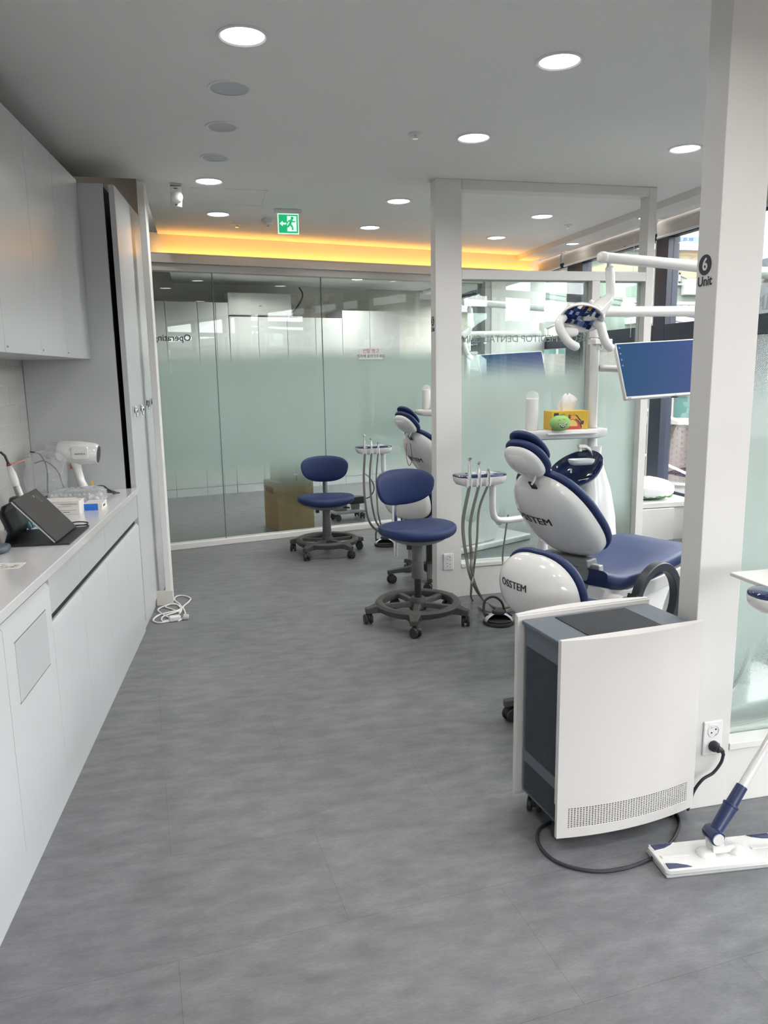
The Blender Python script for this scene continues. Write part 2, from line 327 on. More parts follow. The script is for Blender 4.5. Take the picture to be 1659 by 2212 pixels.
# ---- glazed bay partitions
GP = glass_mat('partition_glass', (0.90, 0.965, 0.945), 0.05, 0.65, film=(1.62, 1.18, 0.80, 0.36, 0.92), filmcol=(0.74, 0.86, 0.82))
def partition(label, loc, col_w, u_mid, u_end, num):
    t = thing('glass_partition', label, 'partition', loc, 0, 'glazed partitions between the treatment bays')
    th = 0.105
    MB().box(0, col_w, 0, th, 0, ZC).build('column', WHITE, t, bevel=0.003)
    MB().box(u_end - 0.055, u_end, 0, th, 0, ZC).build('end_post', WHITE, t, bevel=0.003)
    MB().box(u_mid - 0.028, u_mid + 0.028, 0, th, 0.227, 2.06).build('mullion', WHITE, t, bevel=0.003)
    MB().box(col_w, u_end - 0.055, 0, th, 2.06, 2.118).build('transom', WHITE, t, bevel=0.003)
    MB().box(col_w, u_end - 0.055, 0, th, 2.592, ZC).build('head_beam', WHITE, t, bevel=0.003)
    MB().box(col_w, u_end - 0.055, 0.004, th, 0, 0.202).build('low_wall', WHITE, t, bevel=0.003)
    MB().box(col_w, u_end - 0.055, -0.004, th, 0.202, 0.227).build('sill', WHITE, t, bevel=0.003)
    for a, b in ((col_w, u_mid - 0.028), (u_mid + 0.028, u_end - 0.055)):
        MB().box(a, b, 0.060, 0.068, 0.227, 2.06).build('glass_pane', GP, t, smooth=0)
    L = Vector(loc)
    # unit number on the aisle face of the column
    M = frame(L + Vector((-0.0006, 0.062, 1.808)), (0, -1, 0), (0, 0, 1))
    disc = MB().lathe([(0.0001, 0), (0.031, 0), (0.031, 0.0006)], 32, M).build('number_disc', SIGN, t, world=True, smooth=0)
    M2 = M.copy(); M2.translation = L + Vector((-0.0013, 0.062, 1.808))
    textmesh('number', num, 0.052, M2, mat('sign_white', (0.72, 0.72, 0.72), 0.5), disc, 0.0003, bold=0.0012)
    M3 = M.copy(); M3.translation = L + Vector((-0.0006, 0.060, 1.758))
    textmesh('lettering', 'Unit', 0.040, M3, SIGN, t, 0.0004, bold=0.001)
    # clinic name on the glass, to be read from the far side
    textmesh('lettering', 'SEOUL MEDITOP DENTAL CLINIC', 0.062, frame(L + Vector((col_w + 0.425, 0.058, 1.695)), (-1, 0, 0), (0, 0, 1)), mat('grey_vinyl_letters', (0.22, 0.25, 0.26), 0.5, var=0.04), t, 0.0003)
    return t
P5 = partition('white framed glass partition behind the near dental chair, column marked 5 Unit', (1.448, 4.731, 0), 0.172, 1.095, 1.509, '5')
P6 = partition('white framed glass partition at the right edge, column marked 6 Unit', (1.535, 2.111, 0), 0.155, 1.02, 1.45, '6')

# free-standing end post of the tall cupboards
po = struct(MB().box(-0.04, 0, 0, 0.10, 0, ZC).build('trim_2', WHITE, bevel=0.004)); place(po, cab(-0.672, 5.06), CA)
MB().box(-0.10, 0.008, -0.012, 0.0, 0, 0.10).build('skirting', CREAM, po, bevel=0.002)

# ---- window wall
ww = semp('wall_right', (3.5, 0, 0), 0)
ww_b = MB().box(0, 0.14, -4.0, 11.6, 0.0, 0.50).box(0, 0.14, -4.0, 11.6, 2.52, 3.3); ww_b.build('plaster', WHITE, ww, smooth=0)
WG = glass_mat('window_glass', (0.97, 0.99, 0.99), 0.0, 0.4)
mv = [-3.9, -2.4, -0.9, 0.4, 1.7, 3.1, 4.50, 5.50, 6.94, 8.4, 9.9, 11.4]
mvw = [0.16] * 6 + [0.24, 0.16, 0.30] + [0.16] * 3
for i in range(len(mv) - 1):
    w = semp('window_%d' % (i + 1), (3.5, 0, 0), 0)
    a = mv[i] + mvw[i] / 2; b = mv[i + 1] - mvw[i + 1] / 2
    MB().box(0.0, 0.10, a - mvw[i], a, 0.50, 2.52).build('mullion', NAVYF, w, bevel=0.004)
    MB().box(0.0, 0.10, a, b, 1.70, 1.825).build('transom', NAVYF, w, bevel=0.004)
    MB().box(0.02, 0.08, a, b, 0.50, 0.55).box(0.02, 0.08, a, b, 2.47, 2.52).build('window_frame', NAVYF, w, bevel=0.003)
    st = mat('white_sash', (0.78, 0.78, 0.77), 0.4)
    MB().box(0.01, 0.06, a, a + 0.03, 0.55, 1.70).build('sash', st, w, bevel=0.002)
    MB().box(0.01, 0.06, a, a + 0.03, 1.825, 2.47).build('sash', st, w, bevel=0.002)
    for z0, z1 in ((0.55, 1.70), (1.825, 2.47)):
        MB().box(0.045, 0.051, a + 0.03, b, z0, z1).build('glass_pane', WG, w, smooth=0)
# ---- end room shell behind the glass
struct(MB().box(-1.0, 4.6, 3.55, 3.65, 0, 3.25).build('wall_end_room', CREAM, smooth=0)); place(bpy.data.objects['wall_end_room'], tuple(BL), BA)
struct(MB().box(-1.0, -0.9, 0.25, 3.65, 0, 3.12).build('wall_end_room_left', CREAM, smooth=0)); place(bpy.data.objects['wall_end_room_left'], tuple(BL), BA)

# ================================================================== CEILING FITTINGS
LENS = emis('downlight_lens', (1.0, 0.985, 0.95), 9.0)
LENS.cycles.emission_sampling = 'NONE'      # the disc lamp of each fitting does the lighting
RING = mat('downlight_ring', (0.72, 0.72, 0.72), 0.35, var=0.02)
def downlight(x, y, r, label, w):
    t = thing('downlight', label, 'ceiling light', (x, y, ZC), 0, 'round recessed ceiling downlights')
    MB().lathe([(r, -0.0), (r + 0.014, 0.0), (r + 0.014, -0.004), (r + 0.006, -0.007), (r, -0.004)], 36, cap=False).build('trim_ring', RING, t)
    MB().lathe([(0.0005, -0.0035), (r * 0.6, -0.0035), (r, -0.0025), (r, -0.001)], 36).build('lens', LENS, t)
    if w:
        li = bpy.data.lights.new('downlight_lamp', 'AREA'); li.shape = 'DISK'; li.size = r * 1.7; li.energy = w; li.color = (1.0, 0.97, 0.94); li.spread = R(150)
        lo = bpy.data.objects.new('lamp', li); COL.objects.link(lo); lo.parent = t; lo.location = (0, 0, -0.012)
    return t
DL = [(0.205, 2.93, 0.075, 'lit downlight at the top left, nearest one above the aisle'),
      (1.391, 2.93, 0.075, 'lit downlight at the top right, large, above the air purifier'),
      (1.40, 3.91, 0.075, 'lit downlight between the top right one and the glass partition beam'),
      (2.592, 3.90, 0.075, 'lit downlight close beside the column marked 6 Unit'),
      (0.11, 5.02, 0.075, 'lit downlight beyond three unlit discs, beside the motion sensor'),
      (1.385, 5.38, 0.075, 'lit downlight just left of the partition column, nearer of two'),
      (0.185, 6.0, 0.075, 'lit downlight left of the green exit sign'),
      (1.395, 6.36, 0.075, 'lit downlight just left of the partition column, farther of two'),
      (2.607, 5.73, 0.075, 'lit downlight seen above the glass partition, nearer of two'),
      (2.607, 6.68, 0.075, 'lit downlight seen above the glass partition, near the warm cove')]
for x, y, r, lab in DL: downlight(x, y, r, lab, LAMP_W)
for x, y, w_ in ((0.3, 1.4, 'above the aisle just overhead'), (1.4, 1.4, 'just overhead, in line with the air purifier'), (2.6, 1.4, 'overhead on the right, beside the windows'), (2.6, 2.93, 'hidden behind the column marked 6 Unit'), (0.3, -0.6, 'above the aisle behind the viewpoint'), (1.5, -0.6, 'in the middle row behind the viewpoint'),
                 (2.7, -0.6, 'beside the windows behind the viewpoint'), (0.4, -2.4, 'above the aisle near the rear wall'), (1.6, -2.4, 'in the middle row near the rear wall'), (2.8, -2.4, 'beside the windows near the rear wall')):
    downlight(x, y, 0.075, 'added downlight out of view ' + w_, LAMP_W)  # unseen downlights added to match the brightness of the room
dk = downlight(3.30, 6.6, 0.05, 'small downlight in the window soffit above the roller blind', 0); dk.location.z = 2.60
dk = downlight(3.30, 5.42, 0.05, 'small downlight in the window soffit half hidden by the partition post', 0); dk.location.z = 2.60
for s, n, lab in ((1.68, 2.35, 'downlight of the end room right above the air conditioner'), (2.94, 2.5, 'downlight of the end room at the right, seen through the glass'), (0.35, 1.6, 'downlight of the end room at the far left behind the glass')):
    p = bck(s, n); downlight(p.x, p.y, 0.075, lab, LAMP_W * 2.6)
pp = cab(-0.95, 5.75); dp = downlight(pp.x, pp.y, 0.06, 'added unseen downlight in the raised pocket over the tall cupboards', LAMP_W * 0.9); dp.location.z = 3.12  # unseen lamp added to brighten the dark pocket wall
SPK = mat('speaker_mesh', (0.54, 0.55, 0.59), 0.6, var=0.06, bump=0.3, bscale=900)
for x, y, r, lab in ((0.179, 3.44, 0.078, 'flat round unlit ceiling disc nearest the front downlight'), (0.162, 3.95, 0.066, 'round ceiling speaker with a rim, middle of three unlit discs'), (0.139, 4.49, 0.066, 'round unlit ceiling disc just before the motion sensor')):
    t = thing('ceiling_speaker', lab, 'speaker', (x, y, ZC), 0, 'unlit round discs in the ceiling')
    MB().lathe([(r, 0), (r + 0.013, 0), (r + 0.011, -0.006), (r, -0.004)], 36, cap=False).build('rim', RING if r < 0.07 else CEIL, t)
    MB().lathe([(0.0005, -0.003), (r, -0.003), (r, -0.0005)], 36).build('grille', SPK, t)
# smoke detector, sprinklers
t = thing('smoke_detector', 'white round smoke detector beside the exit sign', 'smoke detector', (0.556, 6.154, ZC))
MB().lathe([(0.05, 0), (0.05, -0.012), (0.044, -0.022), (0.040, -0.024)], 32).build('base', PLM, t); MB().lathe([(0.036, -0.024), (0.030, -0.040), (0.012, -0.046), (0.001, -0.046)], 28).build('sensor_cap', PLM, t)
MB().lathe([(0.006, -0.046), (0.006, -0.049), (0.001, -0.049)], 12).build('indicator', BLKP, t)
for x, y, z, lab in ((1.093, 3.90, ZC, 'small chrome sprinkler head in the middle of the ceiling'), (0.337, 6.37, ZC, 'small sprinkler head left of the smoke detector'), (2.98, 6.04, ZC, 'small sprinkler head in the ceiling near the window soffit')):
    t = thing('sprinkler', lab, 'sprinkler', (x, y, z), 0, 'sprinkler heads')
    MB().lathe([(0.036, 0), (0.036, -0.003), (0.02, -0.006), (0.012, -0.006)], 24).build('escutcheon', PLM, t)
    MB().cyl((0, 0, -0.006), (0, 0, -0.022), 0.007, n=10).lathe([(0.015, -0.022), (0.015, -0.025), (0.001, -0.025)], 16).build('head', CHROME, t)
# motion sensor
t = thing('motion_sensor', 'white motion sensor on a bracket hanging from the ceiling', 'sensor', (-0.088, 5.13, ZC))
MB().box(-0.032, 0.032, -0.02, 0.02, -0.012, 0).build('bracket', PLM, t, bevel=0.003)
Mx = Matrix.Translation((0, 0, -0.072)) @ Matrix.Rotation(R(14), 4, 'X')
MB().prism([(-0.034, 0.06), (0.034, 0.06), (0.034, -0.03), (0.030, -0.062), (-0.036, -0.052), (-0.036, -0.03)], -0.018, 0.018, 'y', Mx).build('housing', PLM, t, bevel=0.004)
MB().sq(Mx @ Vector((0.004, -0.018, -0.002)), (0.036, 0.030, 0.034), 0.9, 0.9).build('lens', mat('milky_lens', (0.80, 0.80, 0.80), 0.25), t)
MB().box(-0.012, 0.010, -0.0195, -0.017, 0.044, 0.049, Mx).build('print', SIGN, t); MB().box(-0.010, 0.004, -0.0195, -0.017, -0.050, -0.044, Mx).build('slot', SIGN, t)
# exit sign
t = thing('exit_sign', 'green running man exit sign with left arrow hanging from the ceiling', 'exit sign', (0.667, 5.77, ZC))
MB().box(-0.095, 0.095, -0.022, 0.022, -0.030, 0).build('housing', PLM, t, bevel=0.004)
EXG = mat('exit_green', (0.01, 0.42, 0.16), 0.4, emit=(0.01, 0.45, 0.17), estr=0.75); EXW = mat('exit_white', (0.8, 0.95, 0.85), 0.4, emit=(0.75, 1.0, 0.85), estr=0.8)
EXG.cycles.emission_sampling = 'NONE'; EXW.cycles.emission_sampling = 'NONE'
pl = MB().box(-0.075, 0.075, -0.006, 0.006, -0.168, -0.030).build('lit_plate', EXW, t, bevel=0.001)
MB().box(-0.069, 0.069, -0.0072, -0.006, -0.162, -0.036).build('green_field', EXG, pl)
MB().prism([(-0.008, -0.150), (0.058, -0.150), (0.058, -0.046), (-0.008, -0.046)], -0.0080, -0.0072, 'y').build('doorway', EXW, pl)
fig = MB()
fig.lathe([(0.0005, 0), (0.011, 0), (0.011, 0.0008)], 20, Matrix.Translation((0.028, -0.0084, -0.060)) @ Matrix.Rotation(R(90), 4, 'X'))
def limb(a, b, w):
    a = Vector((a[0], 0, a[1])); b = Vector((b[0], 0, b[1])); d = (b - a).normalized(); q = Vector((-d.z, 0, d.x)) * w
    fig.prism([(p.x, p.z) for p in (a + q, a - q, b - q, b + q)], -0.0090, -0.0080, 'y')
for a, b, w in (((0.024, -0.070), (0.010, -0.104), 0.009), ((0.022, -0.076), (0.040, -0.088), 0.005), ((0.040, -0.088), (0.050, -0.078), 0.004), ((0.022, -0.074), (0.002, -0.080), 0.005), ((0.002, -0.080), (-0.008, -0.094), 0.004),
                ((0.012, -0.102), (0.028, -0.118), 0.007), ((0.028, -0.118), (0.030, -0.142), 0.006), ((0.010, -0.102), (-0.006, -0.122), 0.007), ((-0.006, -0.122), (-0.026, -0.122), 0.005)): limb(a, b, w)
fig.build('running_figure', EXG, pl, smooth=0)
MB().prism([(-0.062, -0.098), (-0.040, -0.080), (-0.040, -0.092), (-0.016, -0.092), (-0.016, -0.104), (-0.040, -0.104), (-0.040, -0.116)], -0.0080, -0.0072, 'y').build('arrow', EXW, pl, smooth=0)
# ceiling access hatch: frame lines only
t = thing('access_hatch', 'faint square access hatch outline in the ceiling near the exit sign', 'hatch', (0.24, 5.45, ZC))
hm = MB()
for a in (0, 1, 2, 3):
    M = Matrix.Rotation(a * PI / 2, 4, 'Z'); hm.box(-0.24, 0.24, 0.232, 0.24, -0.002, 0.0, M)
hm.build('frame', CEIL, t, smooth=0); MB().box(-0.23, 0.23, -0.23, 0.23, -0.0012, 0).build('panel', CEIL, t, smooth=0)

# ================================================================== WORKTOP RUN ON THE LEFT
FX = -0.765; WX = -1.318; YT = 4.545     # door faces, wall face, side of the tall cupboard
def cthing(name, label, cat, x, y, z=0.0, group=None): return thing(name, label, cat, tuple(cab(x, y, z)), CA, group)
SEAMS = [0.72, 1.22, 1.72, 2.21, 2.692, 3.14, 3.62, 4.10, YT - 0.003]
names = ['base cabinet out of view', 'base cabinet beyond the left edge', 'white base cabinet with one tall plain door at the lower left corner', 'white base cabinet with a small square flap set in its door',
         'white base cabinet right of the flap door, its drawer under the sticker on the worktop', 'white base cabinet below the folded tablet cover', 'white base cabinet with drawer below the white carton', 'white base cabinet with drawer against the tall cupboard']
for i in range(len(SEAMS) - 1):
    y0, y1 = SEAMS[i], SEAMS[i + 1]; w = y1 - y0; g = 0.0018
    t = cthing('base_cabinet', names[i], 'cabinet', FX, y0, 0, 'white base cabinets under the worktop')
    MB().box(WX - FX + 0.002, -0.022, 0.001, w - 0.001, 0.0, 0.828).build('body', LAM, t, smooth=0)
    MB().box(-0.022, -0.003, 0.0, w, 0.0, 0.098).build('plinth', LAM, t, smooth=0)
    drawer = y0 > 2.5
    MB().box(-0.0222, -0.0205, 0.002, w - 0.002, 0.10, 0.828).build('gap_shade', DARK if drawer else DARK, t, smooth=0)  # near-black sheet paints the shade between the fronts
    if drawer:
        MB().box(-0.020, 0, g, w - g, 0.692, 0.826).build('drawer', LAM, t, bevel=0.0015)
        MB().prism([(0, 0.102), (0, 0.640), (-0.010, 0.656), (-0.020, 0.656), (-0.020, 0.102)], g, w - g, 'y').build('door', LAM, t, bevel=0.001)
    else:
        d = MB().prism([(0, 0.102), (0, 0.795), (-0.010, 0.808), (-0.020, 0.808), (-0.020, 0.102)], g, w - g, 'y').build('door', LAM, t, bevel=0.001)
        if 2.0 < y0 < 2.5:
            MB().box(0, 0.0025, 0.088, 0.41, 0.542, 0.728).build('flap', LAM, d, bevel=0.001)
            MB().box(-0.001, 0.0008, 0.084, 0.414, 0.537, 0.542).box(-0.001, 0.0008, 0.084, 0.414, 0.728, 0.732).build('flap_gap', PLG, d, smooth=0)
t = cthing('worktop', 'long glossy white worktop with instruments lying on it', 'worktop', FX, 0.72, 0.828)
MB().box(WX - FX + 0.002, 0.012, 0, YT - 0.72 - 0.001, 0, 0.034).build('slab', STONE, t, bevel=0.003)
# wall cupboards
US = [1.55, 2.10, 2.62, 3.10, 3.58, 4.02, YT - 0.003]; UX = -0.952
un = ['wall cupboard out of view on the left', 'wall cupboard beyond the left edge', 'wall cupboard at the left edge of the picture', 'white wall cupboard second from the left edge', 'white wall cupboard third from the left edge', 'white wall cupboard next to the tall cupboard']
for i in range(len(US) - 1):
    y0, y1 = US[i], US[i + 1]; w = y1 - y0
    t = cthing('wall_cupboard', un[i], 'cabinet', UX, y0, 1.594, 'white wall cupboards above the worktop')
    MB().box(WX - UX + 0.002, -0.021, 0.0008, w - 0.0008, 0.0, 0.94).build('body', LAM, t, smooth=0)
    d = MB().box(-0.020, 0, 0.0014, w - 0.0014, 0.0, 0.94).build('door', LAM, t, bevel=0.001)
    MB().box(0, 0.0015, 0.02, 0.034, 0.018, 0.026).build('badge', PLG, d, smooth=0)
# tall cupboard
t = cthing('tall_cupboard', 'full height white cupboard at the end of the worktop with chrome latches', 'cupboard', FX, YT, 0)
MB().box(WX - FX + 0.002, -0.056, 0, 0.02, 0, 2.52).build('side_panel', LAM, t, bevel=0.0015)
MB().box(WX - FX + 0.002, -0.060, 0.021, 1.175, 0, 2.515).build('body', DARK, t, smooth=0)  # carcass coloured near-black as painted shade for the gap beside the door
MB().box(-0.059, -0.012, 0.05, 1.175, 0, 0.06).build('plinth', LAM, t, smooth=0)
ds = [0.022, 0.48, 0.90, 1.175]
for i in range(3):
    d = MB().box(-0.030, 0, ds[i] + 0.0012, ds[i + 1] - 0.0012, 0.055, 2.52).build('door', LAM, t, bevel=0.002)
    if i < 2:
        for yy in ((0.10, 0.33) if i == 0 else (0.58, 0.80)):
            m = MB(); z = 1.305 + 0.012 * (i + (yy > .5))
            m.box(0.0, 0.010, yy - 0.022, yy + 0.022, z - 0.022, z + 0.022)
            m.lathe([(0.016, 0.010), (0.020, 0.018), (0.013, 0.030), (0.001, 0.032)], 16, Matrix.Translation((0, yy, z)) @ Matrix.Rotation(R(90), 4, 'Y'))
            m.tube([(0.02, yy + 0.024 * math.cos(a), z - 0.010 + 0.030 * math.sin(a)) for a in [k * PI / 8 for k in range(17)]], 0.0035, 8)
            m.build('latch', CHROME, d, bevel=0.001)

# ================================================================== THINGS ON THE WORKTOP  (local x away from the wall, y along the run)
WT = 0.862
def wt(name, label, cat, x, y, group=None, z=WT): return thing(name, label, cat, tuple(cab(x, y, z)), CA, group)
TBK = mat('charcoal_folio', (0.020, 0.022, 0.025), 0.42, var=0.1, bump=0.15, bscale=500)
t = wt('tablet', 'tablet in a black folio case propped up on the worktop, back towards the room', 'tablet', -0.825, 3.04)
MB().box(-0.195, 0.052, 0.0, 0.33, 0.0, 0.006).build('case_base', TBK, t, bevel=0.002)
th_ = math.atan2(0.165, -0.145); M = Matrix.Translation((0, 0.015, 0.010)) @ Matrix.Rotation(-(PI - th_), 4, 'Y')
Mt = Matrix.Translation((0.0, 0.01, 0.008)) @ Matrix.Rotation(R(48.7), 4, 'Y')
MB().box(-0.225, 0, 0.0, 0.31, 0.0, 0.007, Mt).build('case_back', TBK, t, bevel=0.003)
MB().box(-0.222, -0.003, 0.004, 0.306, -0.007, 0.0, Mt).build('tablet_body', mat('silver_tablet', (0.6, 0.6, 0.6), 0.3, metal=0.6), t, bevel=0.002)
MB().lathe([(0.001, 0), (0.006, 0), (0.006, 0.002)], 20, Mt @ Matrix.Translation((-0.198, 0.20, 0.007))).build('camera_lens', CHROME, t)
MB().box(-0.200, -0.165, 0.225, 0.227, 0.007, 0.0075, Mt).box(-0.200, -0.165, 0.240, 0.242, 0.007, 0.0075, Mt).box(-0.166, -0.164, 0.225, 0.242, 0.007, 0.0075, Mt).build('emblem', PLG, t, smooth=0)
fl = MB(); pts = [(-0.150, 0.168), (-0.19, 0.155), (-0.205, 0.12), (-0.18, 0.05), (-0.195, 0.006)]
fl.loft([[Vector((x, y, z)) for y, dz in ((0.03, 0), (0.10, 0), (0.20, 0.0), (0.30, 0.0))] for x, z in pts], closed=False)
f_ = fl.build('case_flap', TBK, t); sm = f_.modifiers.new('solid', 'SOLIDIFY'); sm.thickness = 0.003
# handheld x-ray
t = wt('xray_gun', 'white handheld dental x-ray camera standing by the tall cupboard', 'x-ray camera', -1.02, 4.36)
MB().lathe([(0.001, -0.105), (0.052, -0.105), (0.060, -0.09), (0.064, 0.0), (0.060, 0.085), (0.052, 0.104), (0.05, 0.104)], 36, Matrix.Translation((0, 0, 0.232)) @ Matrix.Rotation(R(97), 4, 'Y')).build('body', PLW, t)
MB().lathe([(0.001, 0.0), (0.046, 0.0), (0.049, -0.01)], 36, Matrix.Translation((0.105, 0, 0.219)) @ Matrix.Rotation(R(97), 4, 'Y') ).build('screen', BLUEG if False else BLKP, t)
hs = [((-0.02, 0, 0.185), 0.030, 0.034), ((-0.012, 0, 0.14), 0.022, 0.026), ((0.0, 0, 0.08), 0.022, 0.026), ((0.018, 0, 0.03), 0.026, 0.034), ((0.026, 0, 0.0), 0.040, 0.045)]
MB().loft([[Vector((c_[0] + a * math.cos(2 * PI * k / 20), c_[1] + b * math.sin(2 * PI * k / 20), c_[2])) for k in range(20)] for c_, a, b in hs]).build('handle', PLW, t)
MB().box(-0.048, -0.040, -0.012, 0.012, 0.145, 0.178).build('trigger', mat('orange_plastic', (0.75, 0.16, 0.04), 0.4), t, bevel=0.002)
MB().sq((0.02, -0.058, 0.235), (0.045, 0.010, 0.036), 0.4, 0.4).build('side_panel', PLW, t)
textmesh('print', 'exaray.a', 0.016, frame(MW[t.name] @ Vector((0.022, -0.0695, 0.232)), CF.to_3x3() @ Vector((1, 0, 0)), (0, 0, 1)), SIGN, t, 0.0003)
MB().tube([(-0.16, 0, 0.25), (-0.105, 0, 0.245)], [0.045, 0.047], 24).build('nozzle', mat('clear_nozzle', (0.62, 0.63, 0.64), 0.2, alpha=0.45), t)
# crumpled clear plastic bag
def film(name, a, col=(0.85, 0.87, 0.88)):
    m = bpy.data.materials.new(name); m.use_nodes = True; n = m.node_tree.nodes; l = m.node_tree.links; b = n['Principled BSDF']
    b.inputs['Base Color'].default_value = col + (1,); b.inputs['Roughness'].default_value = 0.12; b.inputs['Alpha'].default_value = a; b.inputs['Specular IOR Level'].default_value = 0.9
    tc = n.new('ShaderNodeTexCoord'); v = n.new('ShaderNodeTexVoronoi'); v.inputs['Scale'].default_value = 40; l.new(tc.outputs['Object'], v.inputs[0])
    bp = n.new('ShaderNodeBump'); bp.inputs['Strength'].default_value = 0.9; bp.inputs['Distance'].default_value = 0.006; l.new(v.outputs['Distance'], bp.inputs['Height']); l.new(bp.outputs[0], b.inputs['Normal'])
    return m
FILM = film('clear_plastic_film', 0.26)
def crumple(mb, amp, seed):
    rnd = random.Random(seed); mb.v = [p + Vector((rnd.uniform(-amp, amp), rnd.uniform(-amp, amp), rnd.uniform(-amp, amp) if p.z > 0.01 else 0)) for p in mb.v]; return mb
t = wt('plastic_bag', 'crumpled clear plastic bag pulled over the back of the x-ray camera', 'plastic bag', -1.17, 4.30)
b_ = MB().sq((-0.01, 0, 0.125), (0.10, 0.10, 0.125), 0.55, 0.6, 26, 16); b_.v = [Vector((p.x + 0.05 * (p.z > 0.16) * p.z, p.y, max(p.z, 0.001))) for p in b_.v]
tag(crumple(b_, 0.010, 3).build('bag_film', FILM, t, smooth=25), 'clear crinkled film', 'x'); del bpy.data.objects['bag_film']['category']
# cables in and beside the bag
t = wt('cable_bundle', 'bundle of thin black cables lying behind the small boxes', 'cable', -1.0, 4.36)
rnd = random.Random(5); m = MB()
for k in range(7):
    ph = rnd.uniform(-0.01, 0.01); h = rnd.uniform(0.004, 0.018)
    m.tube(bez([(-0.20 + ph, -0.10 - ph, 0.004), (-0.14, -0.075 + ph, 0.012 + h), (-0.05, -0.072 + ph, 0.010 + h), (0.05, -0.07 + 2 * ph, 0.006 + h), (0.13, -0.045 + ph * 2, 0.006 + h), (0.175 + ph, -0.03 + ph, 0.005)], 6), 0.0032, 7)
m.tube(bez([(-0.15, -0.04, 0.005), (-0.10, -0.05, 0.045), (-0.04, -0.06, 0.05), (0.0, -0.075, 0.012)], 6), 0.003, 7)
m.tube(bez([(0.045, -0.075, 0.036), (0.07, -0.06, 0.052), (0.11, -0.05, 0.050), (0.135, -0.05, 0.02), (0.15, -0.03, 0.006)], 6), 0.003, 7)
m.tube(bez([(0.06, -0.06, 0.012), (0.09, -0.05, 0.045), (0.13, -0.04, 0.03), (0.16, -0.06, 0.005)], 6), 0.003, 7)
m.build('cables', RUB, t)
MB().box(0.018, 0.048, -0.085, -0.070, 0.026, 0.044).build('plug_adapter', PLG, t, bevel=0.003)
MB().box(0.058, 0.068, -0.068, -0.066, 0.050, 0.074, Matrix.Rotation(R(-8), 4, 'Y')).build('yellow_tag', mat('yellow_tag', (0.80, 0.50, 0.03), 0.5), t)
m = MB().tube(bez([(-0.25, -0.06, 0.25), (-0.20, -0.07, 0.235), (-0.17, -0.075, 0.16), (-0.175, -0.08, 0.05), (-0.17, -0.08, 0.01)], 6), 0.0035, 7)
m.tube(bez([(-0.23, -0.08, 0.19), (-0.17, -0.09, 0.20), (-0.11, -0.09, 0.14), (-0.09, -0.09, 0.06), (-0.05, -0.075, 0.012)], 6), 0.0035, 7); m.build('hanging_cable', RUB, t)
# curing light
t = wt('curing_light', 'curing light pen with black tip and orange eye shield standing in its charger', 'curing light', -1.232, 3.98)
MB().sq((0, 0, 0.03), (0.045, 0.045, 0.030), 0.5, 0.8).build('charger', BLKP, t)
ax = Matrix.Translation((0.010, 0, 0.055)) @ Matrix.Rotation(R(-14), 4, 'Y')
MB().lathe([(0.018, 0.0), (0.018, 0.05), (0.0165, 0.06)], 20, ax).build('grip', mat('brushed_grip', (0.32, 0.31, 0.28), 0.35, metal=0.8), t)
MB().lathe([(0.0165, 0.06), (0.019, 0.085), (0.019, 0.12), (0.013, 0.155), (0.008, 0.165)], 20, ax).build('body', PLM, t)
MB().lathe([(0.001, 0.168), (0.045, 0.168), (0.045, 0.171), (0.001, 0.172)], 32, ax @ Matrix.Translation((0.036, 0, 0))).build('eye_shield', mat('orange_acrylic', (0.70, 0.13, 0.03), 0.15, alpha=0.9), t)
MB().tube([ax @ Vector((0, 0, 0.163)), ax @ Vector((0, 0, 0.18)), ax @ Vector((-0.002, 0, 0.215)), ax @ Vector((-0.016, 0, 0.238))], [0.012, 0.006, 0.006, 0.0055], 12).build('light_tip', BLKP, t)
# carton with open flap
CARD = mat('white_card', (0.74, 0.71, 0.67), 0.6, var=0.02)
t = wt('carton', 'small white carton with printed side and open flap behind the tablet', 'box', -1.045, 3.73)
MB().box(0, 0.155, 0, 0.10, 0, 0.062).build('box_body', CARD, t, bevel=0.001)
fl = MB().box(0.0, 0.135, -0.004, 0.050, 0.0, 0.0015, Matrix.Translation((0, 0, 0.0625)) @ Matrix.Rotation(R(12), 4, 'X')); fl.build('flap', CARD, t)
for k, (a, b, z) in enumerate(((0.06, 0.145, 0.050), (0.075, 0.15, 0.046), (0.06, 0.12, 0.038), (0.02, 0.06, 0.028), (0.02, 0.14, 0.020), (0.02, 0.05, 0.010), (0.08, 0.11, 0.010))):
    MB().box(a, b, -0.0008, 0, z, z + (0.0035 if z in (0.028, 0.010) else 0.0015)).build('print_line', PLG, t, smooth=0)
# blue box
t = wt('blue_box', 'flat white box with a bright blue side, under the bubble wrap', 'box', -0.892, 3.82)
MB().box(0, 0.085, 0, 0.12, 0, 0.034).build('box_body', CARD, t, bevel=0.001)
MB().box(0.001, 0.066, -0.0008, 0, 0.001, 0.033).build('blue_panel', mat('bright_blue', (0.02, 0.16, 0.60), 0.4), t, smooth=0)
MB().box(0.0852, 0.0858, 0.03, 0.075, 0.014, 0.022).build('print', INK, t, smooth=0)
# bubble wrap pouch
BUB = film('bubble_wrap', 0.42, (0.72, 0.74, 0.76))
t = wt('bubble_wrap', 'folded bubble wrap pouch lying across the boxes', 'bubble wrap', -1.04, 4.02)
b_ = MB().sq((0.08, 0.0, 0.045), (0.135, 0.075, 0.042), 0.5, 0.4, 36, 14); crumple(b_, 0.003, 9).build('wrap', BUB, t, smooth=30)
m = MB(); rr = random.Random(2)
for i in range(9):
    for j in range(3): m.sq((-0.03 + i * 0.022, -0.072, 0.02 + j * 0.02), (0.009, 0.006, 0.009), 1, 1, 8, 5)
m.build('bubbles', BUB, t)['kind'] = 'stuff'
